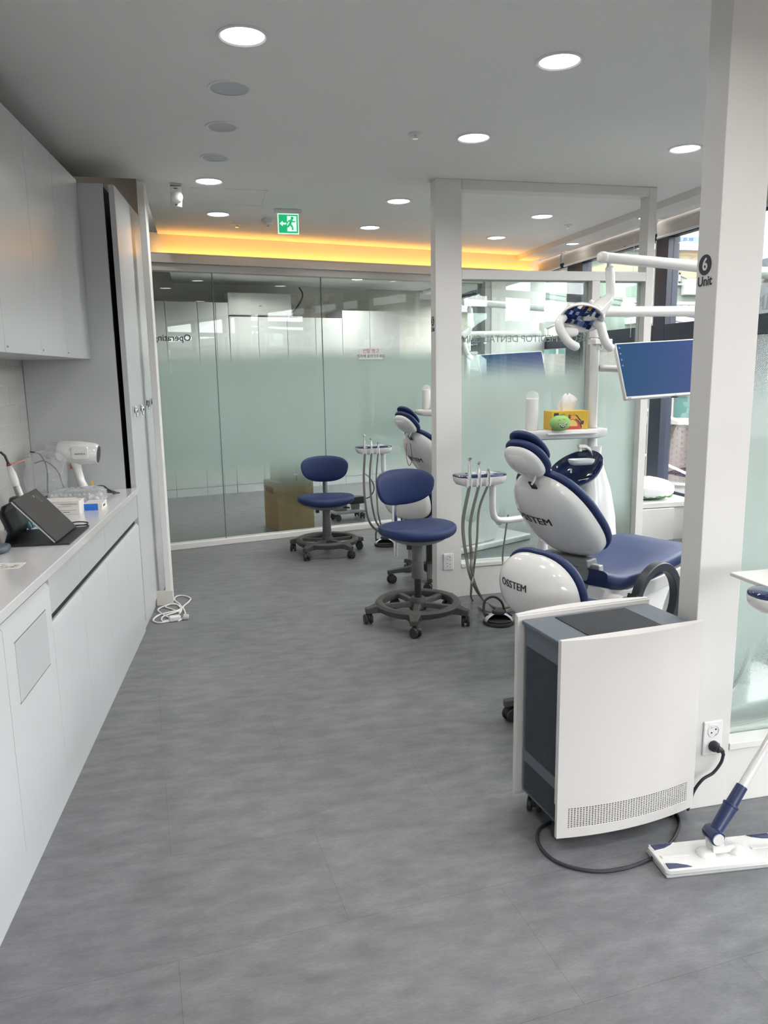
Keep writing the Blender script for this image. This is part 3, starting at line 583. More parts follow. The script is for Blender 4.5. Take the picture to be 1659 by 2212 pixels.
# front cable loop
t = wt('cable_loop', 'thin black cable looped beside the tablet cover', 'cable', -0.90, 3.40)
m = MB().tube(bez([(0.0, 0.02, 0.004), (0.05, 0.06, 0.012), (0.10, 0.055, 0.010), (0.105, 0.03, 0.006), (0.06, 0.01, 0.005), (0.02, 0.0, 0.004)], 8), 0.003, 7)
m.tube(bez([(0.01, -0.02, 0.004), (0.06, 0.0, 0.008), (0.112, 0.01, 0.006), (0.118, -0.02, 0.004), (0.08, -0.035, 0.004), (0.05, -0.03, 0.004)], 8), 0.003, 7); m.build('cable', RUB, t)
# dental jaw model
GUM = mat('gum_pink', (0.46, 0.15, 0.11), 0.35, var=0.08); TOOTH = mat('tooth_ivory', (0.78, 0.72, 0.55), 0.3)
t = wt('jaw_model', 'pink dental jaw model with ivory teeth at the left edge of the worktop', 'dental model', -1.17, 3.32)
MB().sq((0, 0, 0.055), (0.055, 0.05, 0.055), 0.6, 0.8).build('lower_jaw', GUM, t)
MB().sq((-0.005, 0, 0.165), (0.055, 0.05, 0.030), 0.6, 0.8).build('upper_jaw', GUM, t)
MB().sq((-0.01, 0, 0.195), (0.055, 0.048, 0.018), 0.5, 0.8).build('jaw_base', mat('cream_stone', (0.66, 0.62, 0.50), 0.6, var=0.05), t)
for k in range(9):
    a = R(-80 + 20 * k); x, y = 0.050 * math.cos(a), 0.047 * math.sin(a)
    MB().sq((x, y, 0.117), (0.009, 0.009, 0.014), 0.6, 0.6, 10, 6).build('tooth', TOOTH, t); MB().sq((x, y, 0.140), (0.009, 0.009, 0.014), 0.6, 0.6, 10, 6).build('tooth', TOOTH, t)
t = wt('blue_glove', 'crumpled light blue glove beside the jaw model', 'glove', -1.060, 3.36)
b_ = MB().sq((0, 0, 0.035), (0.045, 0.04, 0.034), 0.7, 0.7, 22, 12); crumple(b_, 0.007, 4).build('palm', mat('blue_latex', (0.16, 0.42, 0.55), 0.4, var=0.1), t)
for k in range(3): MB().tube(bez([(0.02, -0.02 + 0.02 * k, 0.05), (0.045 + 0.006 * k, -0.02 + 0.022 * k, 0.045), (0.062, -0.02 + 0.024 * k, 0.012)], 5), [0.010] * 10 + [0.006], 8).build('finger', MATS['blue_latex'], t)
t = wt('paper_stack', 'thin stack of white papers on the worktop behind the tablet', 'paper', -1.16, 3.55)
MB().box(0, 0.11, 0, 0.14, 0, 0.018).build('sheets', CARD, t, bevel=0.001); MB().box(0.012, 0.10, -0.002, 0.138, 0.018, 0.022, Matrix.Rotation(R(3), 4, 'Z')).build('top_sheet', PLLG, t)
t = wt('printed_sticker', 'white printed sticker on the worktop near the left edge', 'sticker', -0.98, 2.69)
MB().box(0, 0.125, 0, 0.085, 0, 0.0006).build('paper', CARD, t, smooth=0)
rs = random.Random(8); m = MB()
for k in range(16):
    x, y = rs.uniform(0.008, 0.10), rs.uniform(0.006, 0.07); m.box(x, x + rs.uniform(0.008, 0.018), y, y + 0.006, 0.0006, 0.0009)
m.build('print', PLG, t, smooth=0)
t = wt('small_bottle', 'small white bottle cut off by the left edge of the picture', 'bottle', -0.965, 2.78)
MB().lathe([(0.018, 0), (0.019, 0.004), (0.019, 0.045), (0.012, 0.052)], 20).build('bottle_body', PLW, t); MB().lathe([(0.012, 0.052), (0.012, 0.07), (0.001, 0.07)], 18).build('cap', PLM, t)
t = wt('computer_mouse', 'grey oval computer mouse near the small bottle', 'mouse', -0.995, 2.96)
MB().sq((0, 0, 0.016), (0.03, 0.045, 0.016), 0.7, 0.9).build('shell', SLATE, t); MB().tube(bez([(-0.01, 0.045, 0.008), (-0.04, 0.06, 0.004), (-0.07, 0.055, 0.003)], 5), 0.002, 6).build('cable', RUB, t)
# white extension lead on the floor
p = at_z(370, 1335); t = thing('extension_lead', 'white extension lead coiled on the floor at the foot of the tall cupboard', 'cable', (p.x, p.y, 0))
def fl_(pts): return [at_z(a, b, 0.005) - p - Vector((0, 0, 0)) for a, b in pts]
q = [at_z(a, b, 0.006) for a, b in ((374, 1340), (345, 1345), (331, 1340), (345, 1328), (385, 1318), (398, 1308), (412, 1294), (398, 1287), (382, 1288), (377, 1296), (390, 1308), (388, 1322), (372, 1316), (356, 1310), (372, 1305), (392, 1310), (400, 1325), (396, 1335), (385, 1342))]
q2 = [at_z(a, b, 0.006) for a, b in ((372, 1337), (352, 1342), (350, 1334), (362, 1328), (386, 1320), (396, 1312))]
q3 = [at_z(a, b, 0.006) for a, b in ((365, 1334), (350, 1326), (341, 1317), (356, 1309), (378, 1304), (392, 1316), (387, 1326))]
m = MB()
for w_ in (q, q2, q3): m.tube(bez(w_, 5), 0.0052, 8)
m.build('cable', PLM, t, world=True)
MB().box(-0.035, 0.035, -0.022, 0.022, 0, 0.032, Matrix.Translation((0.025, -0.06, 0)) @ Matrix.Rotation(R(10), 4, 'Z')).build('adapter', PLM, t, bevel=0.008, seg=3)
MB().lathe([(0.019, 0), (0.019, 0.03), (0.015, 0.034)], 20, Matrix.Translation((0.075, -0.055, 0.018)) @ Matrix.Rotation(R(100), 4, 'Y')).build('plug', PLLG, t)

# ================================================================== STOOLS
def caster(parent, p, ang, r=0.031, m=None):
    m = m or RUB
    d = Vector((math.cos(ang), math.sin(ang), 0)); q = Vector((-d.y, d.x, 0)); c = Vector((p[0], p[1], r)) + d * 0.012
    ca = MB().cyl((p[0], p[1], r + 0.018), (p[0], p[1], p[2]), 0.008, n=10)
    ca.sq(c + Vector((0, 0, 0.012)), (r * 0.95, 0.012, r * 0.75), 0.7, 0.7, 14, 8, Matrix.Rotation(ang, 4, 'Z'))
    o = ca.build('caster', m, parent)
    for s in (-1, 1):
        w = MB(); M = frame(c + q * s * 0.016, (d.x, d.y, 0), (0, 0, 1))
        w.lathe([(0.001, -0.008), (r * 0.6, -0.009), (r * 0.94, -0.007), (r, -0.003), (r, 0.003), (r * 0.94, 0.007), (r * 0.6, 0.009), (0.001, 0.008)], 22, M); w.build('wheel', m, o)
    return o
def pad(parent, name, c, W, H, T, bend, m, M=None, e1=0.62, e2=0.45, taper=0.0):
    """upholstered back pad: x across, z up, bulging to -y, wings bent to +y"""
    b = MB()
    def fn(p): return Vector((p.x * (1 + taper * p.z), p.y + bend * p.x * p.x, p.z + 0.04 * p.x * p.x))
    b.sq((0, 0, 0), (W, T, H), e1, e2, 40, 18, None, fn)
    b.v = [(M @ (p + Vector(c))) if M else p + Vector(c) for p in b.v]
    return b.build(name, m, parent)
def ring_stool(label, loc, rz, zs, tall):
    t = thing('ring_stool', label, 'stool', loc, rz, 'blue stools with ring footrest')
    # ring footrest base, local +y is where the sitter faces
    rg = MB(); n = 44; prof = [(0.262, 0.118), (0.250, 0.132), (0.232, 0.134), (0.214, 0.126), (0.208, 0.108), (0.216, 0.086), (0.238, 0.080), (0.256, 0.090)]
    rings = [[Vector((r * math.cos(2 * PI * k / n), r * math.sin(2 * PI * k / n), z)) for r, z in prof] for k in range(n)]; rings.append(rings[0])
    rg.loft(rings, cap=False); rb = rg.build('footring', BASEG, t)
    MB().lathe([(0.001, 0.075), (0.052, 0.075), (0.056, 0.10), (0.048, 0.135), (0.042, 0.150)], 24).build('hub', BASEG, t)
    for k in range(5):
        a = R(18 + 72 * k + 36); d = Vector((math.cos(a), math.sin(a), 0)); q = Vector((-d.y, d.x, 0))
        sp = MB().loft([[p0 + q * w + Vector((0, 0, z)) for w, z in ((-ww_, 0.094), (ww_, 0.094), (ww_ * 0.7, 0.122), (-ww_ * 0.7, 0.122))] for p0, ww_ in ((d * 0.03, 0.030), (d * 0.12, 0.020), (d * 0.225, 0.024))])
        sp.build('spoke', BASEG, t, bevel=0.004)
        am = MB().loft([[d * r_ + q * w + Vector((0, 0, z)) for w, z in ((-hw, z0), (hw, z0), (hw, z1), (-hw, z1))] for r_, hw, z0, z1 in ((0.235, 0.055, 0.080, 0.128), (0.262, 0.034, 0.076, 0.120), (0.30, 0.024, 0.070, 0.108), (0.325, 0.022, 0.070, 0.104))])
        am.build('arm', BASEG, t, bevel=0.006)
        caster(t, (d.x * 0.305, d.y * 0.305, 0.075), a + 0.9 + k)
    zt = zs - 0.115
    if tall: MB().lathe([(0.021, 0.13), (0.021, zt - 0.20)], 20).build('gas_lift', BLKP, t)
    zl = zt - 0.22 if tall else 0.145
    MB().lathe([(0.036, zl), (0.037, zl + 0.004), (0.036, (zl + zt) / 2), (0.033, (zl + zt) / 2 + 0.003), (0.032, zt + 0.02)], 24).build('column', mat('grey_column', (0.13, 0.13, 0.13), 0.45, var=0.05), t)
    # seat
    def fn(p):
        r2 = p.x * p.x + p.y * p.y; z = p.z - (0.28 * (1 - r2) if p.z > 0 else 0) + 0.22 * p.x * p.x
        return Vector((p.x * (1 - 0.05 * p.y), p.y, z))
    MB().sq((0, 0.01, zs - 0.040), (0.238, 0.208, 0.052), 0.72, 0.92, 48, 18, None, fn).build('seat', BLUE, t)
    def fs(p): k = 0.62 + 0.38 * min(1, max(0, (p.z + 1) / 1.4)); return Vector((p.x * k, p.y * k, p.z + 0.16 * p.x * p.x))
    MB().sq((0, 0.01, zs - 0.074), (0.218, 0.19, 0.046), 0.55, 0.9, 40, 14, None, fs).build('seat_shell', mat('mid_grey_plastic', (0.27, 0.275, 0.275), 0.42, var=0.03), t)
    MB().tube([(-0.03, -0.02, zt + 0.01), (-0.13, -0.05, zt + 0.002), (-0.20, -0.07, zt - 0.014)], [0.006, 0.006, 0.011], 10, flat=0.6).build('height_lever', BLKP, t)
    MB().lathe([(0.016, zt - 0.028), (0.016, zt), (0.001, zt)], 14, Matrix.Translation((0.075, 0.03, 0))).build('knob', BLKP, t)
    # back
    zb = zs + 0.195
    pad(t, 'backrest', (0, -0.205, zb), 0.198, 0.112, 0.030, 2.6, BLUE, taper=0.12, e1=0.78, e2=0.55)
    pad(t, 'back_shell', (0, -0.226, zb - 0.004), 0.184, 0.100, 0.026, 2.6, PLM, taper=0.12, e1=0.78, e2=0.55)
    MB().tube(bez([(0, -0.06, zt + 0.015), (0, -0.19, zt + 0.0), (0, -0.262, zt + 0.04), (0, -0.268, zs + 0.06), (0, -0.262, zb - 0.02)], 6), 0.015, 12, flat=1.3).build('back_post', CHROME if tall else PLG, t)
    if tall:
        MB().box(-0.03, 0.03, -0.285, -0.235, zt - 0.03, zt + 0.05).build('post_clamp', PLG, t, bevel=0.006)
        MB().cyl((0, -0.262, zt - 0.14), (0, -0.262, zt + 0.0), 0.014, n=16).build('post_tail', CHROME, t)
        MB().tube([(-0.03, -0.27, zt), (-0.075, -0.275, zt - 0.02), (-0.10, -0.28, zt - 0.075)], [0.006, 0.007, 0.014], 10).build('clamp_knob', BLKP, t)
    return t
ring_stool('blue stool with ring footrest raised high in front of the partition column', (1.205, 4.33, 0), R(-74 - 90), 0.605, True)
ring_stool('blue stool with ring footrest standing before the glass end wall and cardboard boxes', (0.955, 6.27, 0), R(-97 - 90), 0.495, False)

# shell-backed upholstery shared by dental chairs and doctor stools ----------------------------
def shell_pt(s, a, L, Wb, Wt, D, pw=2.6):
    """point of the rounded back shell; s along the back 0..1, a across 0..pi; x across, y backwards(-), z along"""
    k = max(0.0, 1 - abs(2 * s - 1) ** pw); W = (Wb + (Wt - Wb) * s) * k ** 0.42; d = D * k ** 0.5
    return Vector((W * math.cos(a), -d * (math.sin(a) ** 0.75 if a not in (0, PI) else 0), s * L))
def shell_back(parent, M, L, Wb, Wt, D, T, text, s_text, tsize, pw=2.6, x_text=0.0):
    ns, na = 22, 18; S_ = [0.004 + 0.992 * (0.5 - 0.5 * math.cos(PI * i / ns)) for i in range(ns + 1)]
    sh = MB(); sh.loft([[M @ shell_pt(s, PI * j / na, L, Wb, Wt, D, pw) for j in range(na + 1)] for s in S_])
    so = sh.build('back_shell', PLW, parent, smooth=60)
    cu = MB(); rings = []
    for s in S_:
        k = max(0.0, 1 - abs(2 * s - 1) ** pw); W = (Wb + (Wt - Wb) * s) * k ** 0.42 + 0.010; zz = s * (L + 0.02) - 0.01; t = T * (0.55 + 0.45 * k ** 0.5); ring = []
        for j in range(na * 2):
            a = 2 * PI * j / (na * 2); cx, sy = math.cos(a), math.sin(a)
            ring.append(M @ Vector((W * math.copysign(abs(cx) ** 0.35, cx), 0.004 + t * 0.5 + t * 0.5 * math.copysign(abs(sy) ** 0.5, sy) + (0.10 * T if False else 0) - 0.25 * t * (1 - cx * cx) * (sy > 0), zz)))
        rings.append(ring)
    cu.loft(rings); cu.build('back_cushion', BLUE, parent, smooth=60)
    if text:
        o = textmesh('lettering', text, tsize, Matrix.Identity(4), INK, so, 0.0004, world=False)
        bm = bmesh.new(); bm.from_mesh(o.data)
        for sg_ in (-1, 1):          # heavier strokes: the letters laid over themselves, slightly apart
            gd = bmesh.ops.duplicate(bm, geom=[q_ for q_ in bm.faces if not q_.tag]); nv = [q_ for q_ in gd['geom'] if isinstance(q_, bmesh.types.BMVert)]; bmesh.ops.translate(bm, verts=nv, vec=(sg_ * tsize * 0.014, 0, 0))
            for q_ in gd['geom']:
                if isinstance(q_, bmesh.types.BMFace): q_.tag = True
        for _ in range(3):
            le = [e for e in bm.edges if e.calc_length() > tsize * 0.12]
            if le: bmesh.ops.subdivide_edges(bm, edges=le, cuts=1, use_grid_fill=False); bmesh.ops.triangulate(bm, faces=bm.faces)
        bm.to_mesh(o.data); bm.free()
        for v in o.data.vertices:
            s = s_text + v.co.y / L; x = x_text + v.co.x
            k = max(0.0, 1 - abs(2 * s - 1) ** pw); W = (Wb + (Wt - Wb) * s) * k ** 0.42; a = math.acos(max(-0.999, min(0.999, x / W)))
            p = shell_pt(s, a, L, Wb, Wt, D, pw); v.co = M @ (p + Vector((0, -0.0016 - (0.0006 if v.co.z > 0 else 0), 0)))
    return so
def star_base(t, m, r=0.30):
    MB().lathe([(0.001, 0.070), (0.045, 0.070), (0.050, 0.10), (0.036, 0.135), (0.030, 0.145)], 22).build('hub', m, t)
    for k in range(5):
        a = R(72 * k + 20); d = Vector((math.cos(a), math.sin(a), 0)); q = Vector((-d.y, d.x, 0))
        MB().loft([[d * x + q * w + Vector((0, 0, z)) for w, z in ((-hw, z0), (hw, z0), (hw * 0.8, z1), (-hw * 0.8, z1))] for x, hw, z0, z1 in ((0.02, 0.028, 0.085, 0.130), (0.15, 0.024, 0.082, 0.118), (r - 0.02, 0.021, 0.076, 0.104), (r + 0.02, 0.020, 0.066, 0.098))]).build('arm', m, t, bevel=0.005)
        caster(t, (d.x * r, d.y * r, 0.078), a + 1.2 + 0.8 * k, 0.031)
def doctor_stool(label, loc, rz):
    """local +y is where the sitter faces"""
    t = thing('doctor_stool', label, 'stool', loc, rz, 'shell-backed doctor stools')
    star_base(t, BASEG)
    MB().lathe([(0.030, 0.14), (0.030, 0.30), (0.022, 0.302), (0.022, 0.40)], 20).build('column', BLKP, t)
    MB().sq((0, 0.02, 0.405), (0.16, 0.16, 0.022), 0.5, 0.7).build('seat_plate', PLG, t)
    MB().sq((0, 0.02, 0.455), (0.215, 0.205, 0.042), 0.6, 0.8, 40, 14).build('seat', BLUE, t)
    MB().tube(bez([(0, -0.05, 0.40), (0, -0.19, 0.395), (0, -0.25, 0.43), (0, -0.262, 0.55)], 6), 0.016, 12, flat=1.4).build('back_post', PLG, t)
    M = Matrix.Translation((0, -0.205, 0.49)) @ Matrix.Rotation(R(14), 4, 'X')
    shell_back(t, M, 0.30, 0.205, 0.185, 0.115, 0.045, 'OSSTEM', 0.66, 0.042, 2.4, -0.045)
    MB().sq((-0.02, -0.235, 0.455), (0.035, 0.03, 0.05), 0.8, 0.8, 16, 10).build('post_cover', PLM, t)
    MB().tube([(0.03, 0.02, 0.385), (0.15, 0.06, 0.378), (0.20, 0.08, 0.372)], [0.006, 0.006, 0.010], 10).build('height_lever', BLKP, t)
    return t
DS6 = doctor_stool('doctor stool with scuffed white shell back behind the air purifier', (1.505, 2.85, 0), R(23 - 90))
DS5 = dup(DS6, (1.54, 5.19, 0), R(35 - 90), 'doctor stool with star base half hidden behind the partition column')

# ================================================================== AIR PURIFIER
def purifier():
    t = thing('air_purifier', 'tall slate grey air purifier with two curved white panels beside the column', 'air purifier', (1.0, 2.015, 0), R(5.8))
    W_, D_, z0, z1 = 0.522, 0.262, 0.072, 0.690
    MB().box(0.022, W_ - 0.022, 0.016, D_ - 0.016, z0, z1 - 0.018).build('housing', SLATE, t, bevel=0.004)
    MB().box(0.012, W_ - 0.012, 0.012, D_ - 0.012, z1 - 0.020, z1 - 0.006).build('lid', SLATE, t, bevel=0.004)
    # perforated grilles: plate with real holes
    def grille(name, M, w, h, nx, ny, m, back=True, hole=0.66):
        g = MB(); dx, dy = w / nx, h / ny
        xs = []; 
        for i in range(nx): xs += [i * dx, i * dx + dx * hole]
        xs.append(w); xs = sorted(set(xs)); 
        for i in range(nx): g.box(i * dx + dx * hole, (i + 1) * dx, 0, h, -0.0012, 0, M)
        for j in range(ny): g.box(0, w, j * dy + dy * hole, (j + 1) * dy, -0.0012, 0.0002, M)
        o = g.build(name, m, t, smooth=0); o['kind'] = 'stuff'
        if back: MB().box(0, w, 0, h, -0.004, -0.002, M).build('grille_shade', DARK, t, smooth=0)  # dark sheet paints the shade behind the holes
        return o
    gm = mat('dark_grille', (0.055, 0.068, 0.085), 0.45)
    grille('top_grille', Matrix.Translation((0.125, 0.030, z1 - 0.0035)), 0.275, 0.200, 44, 32, mat('top_grille_grey', (0.05, 0.055, 0.062), 0.4))
    Ml = frame((0.0195, D_ - 0.03, 0.23), (0, -1, 0), (0, 0, 1)); grille('side_grille', Ml, 0.200, 0.37, 28, 52, gm)
    Ml = frame((0.0195, D_ - 0.03, 0.085), (0, -1, 0), (0, 0, 1)); grille('lower_grille', Ml, 0.200, 0.10, 28, 14, gm)
    # curved front and back panels, bowed outwards
    def panel(name, sgn, y, perf):
        b = MB(); n = 24; ztop, zbot = 0.700, 0.050; o_, i_ = [], []
        for k in range(n + 1):
            x = W_ * k / n; bow = 0.030 * (1 - (2 * k / n - 1) ** 2); o_.append((x, y + sgn * (0.012 + bow))); i_.append((x, y))
        def wall(za, zb): b.prism(o_ + i_[::-1], za, zb)
        if not perf: wall(zbot, ztop)
        else:
            pz0, pz1, px0, px1 = 0.082, 0.150, 0.035, W_ - 0.035
            def seg(xa, xb, za, zb, thick=0.004):
                m_ = 3; oo = []; ii = []
                for k in range(m_ + 1):
                    x = xa + (xb - xa) * k / m_; bow = 0.030 * (1 - (2 * x / W_ - 1) ** 2); oo.append((x, y + sgn * (0.012 + bow))); ii.append((x, y + sgn * (0.012 + bow - thick)))
                b.prism(oo + ii[::-1], za, zb)
            wall(pz1, ztop); wall(zbot, pz0)
            for xa, xb in ((0, px0), (px1, W_)):
                m_ = 4; oo = [(xa + (xb - xa) * k / m_, y + sgn * (0.012 + 0.030 * (1 - (2 * (xa + (xb - xa) * k / m_) / W_ - 1) ** 2))) for k in range(m_ + 1)]
                b.prism(oo + [(x, y) for x, _ in oo[::-1]], pz0, pz1)
        o = b.build(name, PURW, t, bevel=0.0)
        if perf:
            g = MB(); nx, nz = 46, 11; dx = (px1 - px0) / nx; dz = (pz1 - pz0) / nz
            def pt(x, z, off=0.0): return Vector((x, y + sgn * (0.0105 + 0.030 * (1 - (2 * x / W_ - 1) ** 2) - off), z))
            for i in range(nx):
                xa, xb = px0 + i * dx + dx * 0.58, px0 + (i + 1) * dx
                g.add([pt(xa, pz0), pt(xb, pz0), pt(xb, pz1), pt(xa, pz1), pt(xa, pz0, 0.002), pt(xb, pz0, 0.002), pt(xb, pz1, 0.002), pt(xa, pz1, 0.002)], [(0, 1, 2, 3), (4, 7, 6, 5), (0, 3, 7, 4), (1, 5, 6, 2)])
            for j in range(nz + 1):
                za = pz0 + j * dz - dz * 0.21; zb = za + dz * 0.42
                for i in range(nx):
                    xa, xb = px0 + i * dx, px0 + (i + 1) * dx; g.add([pt(xa, za), pt(xb, za), pt(xb, zb), pt(xa, zb), pt(xa, za, 0.002), pt(xb, za, 0.002), pt(xb, zb, 0.002), pt(xa, zb, 0.002)], [(0, 1, 2, 3), (4, 7, 6, 5), (3, 2, 6, 7), (0, 4, 5, 1)])
            q = g.build('front_perforation', PURW, o, smooth=0); q['kind'] = 'stuff'
        MB().box(0, W_, y + sgn * 0.0 - (0.006 if sgn > 0 else 0.0), y + (0.0 if sgn > 0 else 0.006), (0.16 if perf else zbot + 0.01), ztop - 0.004).build('panel_rim', PURW, o, bevel=0.001)
        return o
    f = panel('front_panel', -1, 0.0, True); b2 = panel('back_panel', 1, D_, False)
    MB().prism([(0.03 + (W_ - 0.06) * k / 16, -(0.0105 + 0.030 * (1 - (2 * (0.03 + (W_ - 0.06) * k / 16) / W_ - 1) ** 2)) + 0.0055) for k in range(17)] + [(W_ - 0.03, 0.012), (0.03, 0.012)], 0.079, 0.153).build('grille_shade', DARK, t, smooth=0)  # dark block close behind the front holes, painted as their shade
    for x, y in ((0.05, 0.05), (W_ - 0.05, 0.05), (0.05, D_ - 0.05), (W_ - 0.05, D_ - 0.05)): caster(t, (x, y, z0 + 0.002), 0.6 + x * 7, 0.026)
    return t
PUR = purifier()
# its cable on the floor
p = at_z(1165, 1800)
q = [at_z(a, b, 0.006) for a, b in ((1190, 1775), (1166, 1790), (1161, 1812), (1172, 1836), (1200, 1860), (1245, 1876), (1295, 1882), (1345, 1876), (1385, 1864), (1420, 1846), (1447, 1822), (1464, 1795), (1468, 1772), (1460, 1758), (1440, 1745), (1420, 1740))]
MB().tube(bez(q, 6), 0.0055, 8).build('power_cord', RUB, PUR, world=True)

# ================================================================== SOCKETS
SOCK = mat('socket_white', (0.80, 0.80, 0.80), 0.3)
def socket(label, c, w, h):
    """double wall socket on a wall facing -y"""
    t = thing('wall_socket', label, 'socket', c, 0, 'double wall sockets')
    MB().box(-w / 2, w / 2, -0.008, 0, -h / 2, h / 2).build('plate', SOCK, t, bevel=0.004)
    for s in (1, -1):
        z = s * h * 0.215; M = Matrix.Translation((0, -0.0085, z)) @ Matrix.Rotation(R(90), 4, 'X')
        o = MB().lathe([(0.019, 0.0), (0.022, 0.0), (0.022, 0.002), (0.019, 0.002)], 28, M, cap=False).lathe([(0.001, 0.0003), (0.019, 0.0003)], 28, M, cap=False).build('outlet', SOCK, t)
        for a in (R(35), R(215)):
            pm = M @ Matrix.Translation((0.0095 * math.cos(a), 0.0095 * math.sin(a), 0.0008)); MB().lathe([(0.001, 0.0006), (0.0030, 0.0006), (0.0030, 0)], 10, pm).build('pin_hole', INK, o)
        for a in (R(125), R(305)):
            pm = M @ Matrix.Translation((0.0165 * math.cos(a), 0.0165 * math.sin(a), 0.0008)) @ Matrix.Rotation(a, 4, 'Z'); MB().box(-0.002, 0.002, -0.0035, 0.0035, 0, 0.001, pm).build('earth_clip', CHROME, o)
    return t
p = at_v(968.5, 1213, 4.731); socket('white double socket on the column beside the raised blue stool', (p.x, 4.731, p.z), 0.070, 0.112)
p = at_v(1537, 1592, 2.111); s6 = socket('white double socket beside the air purifier with a black plug in it', (p.x, 2.111, p.z), 0.072, 0.122)
c6 = Vector((p.x, 2.111, p.z - 0.026))
CP = Matrix.Translation(c6)
MB().lathe([(0.018, 0.0), (0.0185, 0.012), (0.013, 0.022), (0.012, 0.030)], 22, CP @ Matrix.Translation((0, -0.0115, 0)) @ Matrix.Rotation(R(90), 4, 'X')).build('plug', RUB, PUR, world=True)
MB().tube([c6 + q_ for q_ in bez([(0, -0.035, 0), (0.012, -0.040, -0.005), (0.020, -0.040, -0.022)], 5)], [0.011, 0.011, 0.010, 0.009, 0.009, 0.008, 0.008, 0.007, 0.006, 0.006, 0.006], 12).build('strain_relief', RUB, PUR, world=True)
MB().tube([c6 + q_ for q_ in bez([(0.020, -0.040, -0.018), (0.014, -0.038, -0.050), (-0.012, -0.036, -0.085), (-0.050, -0.034, -0.105), (-0.08, -0.030, -0.150), (-0.09, -0.02, -0.22)], 6)], 0.0052, 9).build('power_cord', RUB, PUR, world=True)

# ================================================================== FLAT MOP
t = thing('flat_mop', 'white flat mop with navy corner clips and white handle on the floor at the right', 'mop', (1.476, 1.852, 0), R(-5.5))
hw, hd = 0.208, 0.066
MB().box(-hw, hw, -hd, hd, 0.0, 0.010).build('mop_cloth', mat('grey_microfibre', (0.42, 0.43, 0.44), 0.9, bump=0.6, bscale=700), t, bevel=0.004)
poly = [(-hw, -hd + 0.01), (-hw + 0.012, -hd), (hw - 0.012, -hd), (hw, -hd + 0.01), (hw, hd - 0.01), (hw - 0.012, hd), (-hw + 0.012, hd), (-hw, hd - 0.01)]
pl = MB().prism(poly, 0.010, 0.026).build('head_plate', PLW, t, bevel=0.004)
for sx in (-1, 1):
    for sy in (-1, 1):
        cp = [(sx * (hw - 0.010), sy * (hd - 0.006)), (sx * (hw - 0.085), sy * (hd - 0.006)), (sx * (hw - 0.072), sy * (hd - 0.016)), (sx * (hw - 0.045), sy * (hd - 0.028)), (sx * (hw - 0.012), sy * (hd - 0.034))]
        MB().prism(cp, 0.0262, 0.0292).build('corner_clip', BLUEG, pl, bevel=0.0015)
        cr = [(x * 1.0 + sx * 0.0, y) for x, y in cp]; cx = sum(a for a, _ in cp) / 5; cy = sum(b for _, b in cp) / 5
        MB().prism([(cx + (a - cx) * 1.13, cy + (b - cy) * 1.22) for a, b in cp], 0.0258, 0.0272).build('clip_rim', PLW, pl, bevel=0.001)
    MB().box(sx * (hw - 0.06) - 0.045, sx * (hw - 0.06) + 0.045, -0.008, 0.004, 0.026, 0.0285).build('rib', PLW, pl, bevel=0.003)
    MB().sq((sx * 0.050, -0.005, 0.026), (0.028, 0.026, 0.016), 0.8, 0.8, 20, 10).build('hinge_cover', PLW, pl)
MB().cyl((-0.04, -0.004, 0.034), (0.04, -0.004, 0.034), 0.011, n=16).build('hinge_axle', PLW, pl)
hd_ = Vector((0.70, 0.275, 0.77)); hd_.normalize(); j = Vector((-0.025, 0.0, 0.085))
for s in (-1, 1): MB().prism([(-0.035, 0.034), (0.010, 0.034), (-0.010, 0.085), (-0.040, 0.085)], s * 0.019 - 0.004, s * 0.019 + 0.004, 'y').build('yoke', PLW, t, bevel=0.002)
jm = MB().lathe([(0.001, -0.027), (0.022, -0.027), (0.024, -0.022), (0.024, 0.022), (0.022, 0.027), (0.001, 0.027)], 28, Matrix.Translation(j) @ Matrix.Rotation(R(90), 4, 'X')).build('joint', BLUEG, t)
MB().lathe([(0.001, 0.027), (0.018, 0.027), (0.018, 0.031), (0.001, 0.031)], 28, Matrix.Translation(j) @ Matrix.Rotation(R(90), 4, 'X')).build('joint_cap', PLW, jm)
MB().tube([j, j + hd_ * 0.05, j + hd_ * 0.10, j + hd_ * 0.102, j + hd_ * 0.108, j + hd_ * 0.110, j + hd_ * 0.175], [0.020, 0.021, 0.0225, 0.0245, 0.0245, 0.0185, 0.0175], 22).build('grip_sleeve', mat('navy_plastic', (0.014, 0.027, 0.095), 0.35), t)
MB().tube([j + hd_ * 0.174, j + hd_ * 1.15], 0.0135, 18).build('handle', PLW, t)
MB().tube([j + hd_ * 1.15, j + hd_ * 1.26], 0.0155, 18).build('handle_grip', MATS['navy_plastic'], t)

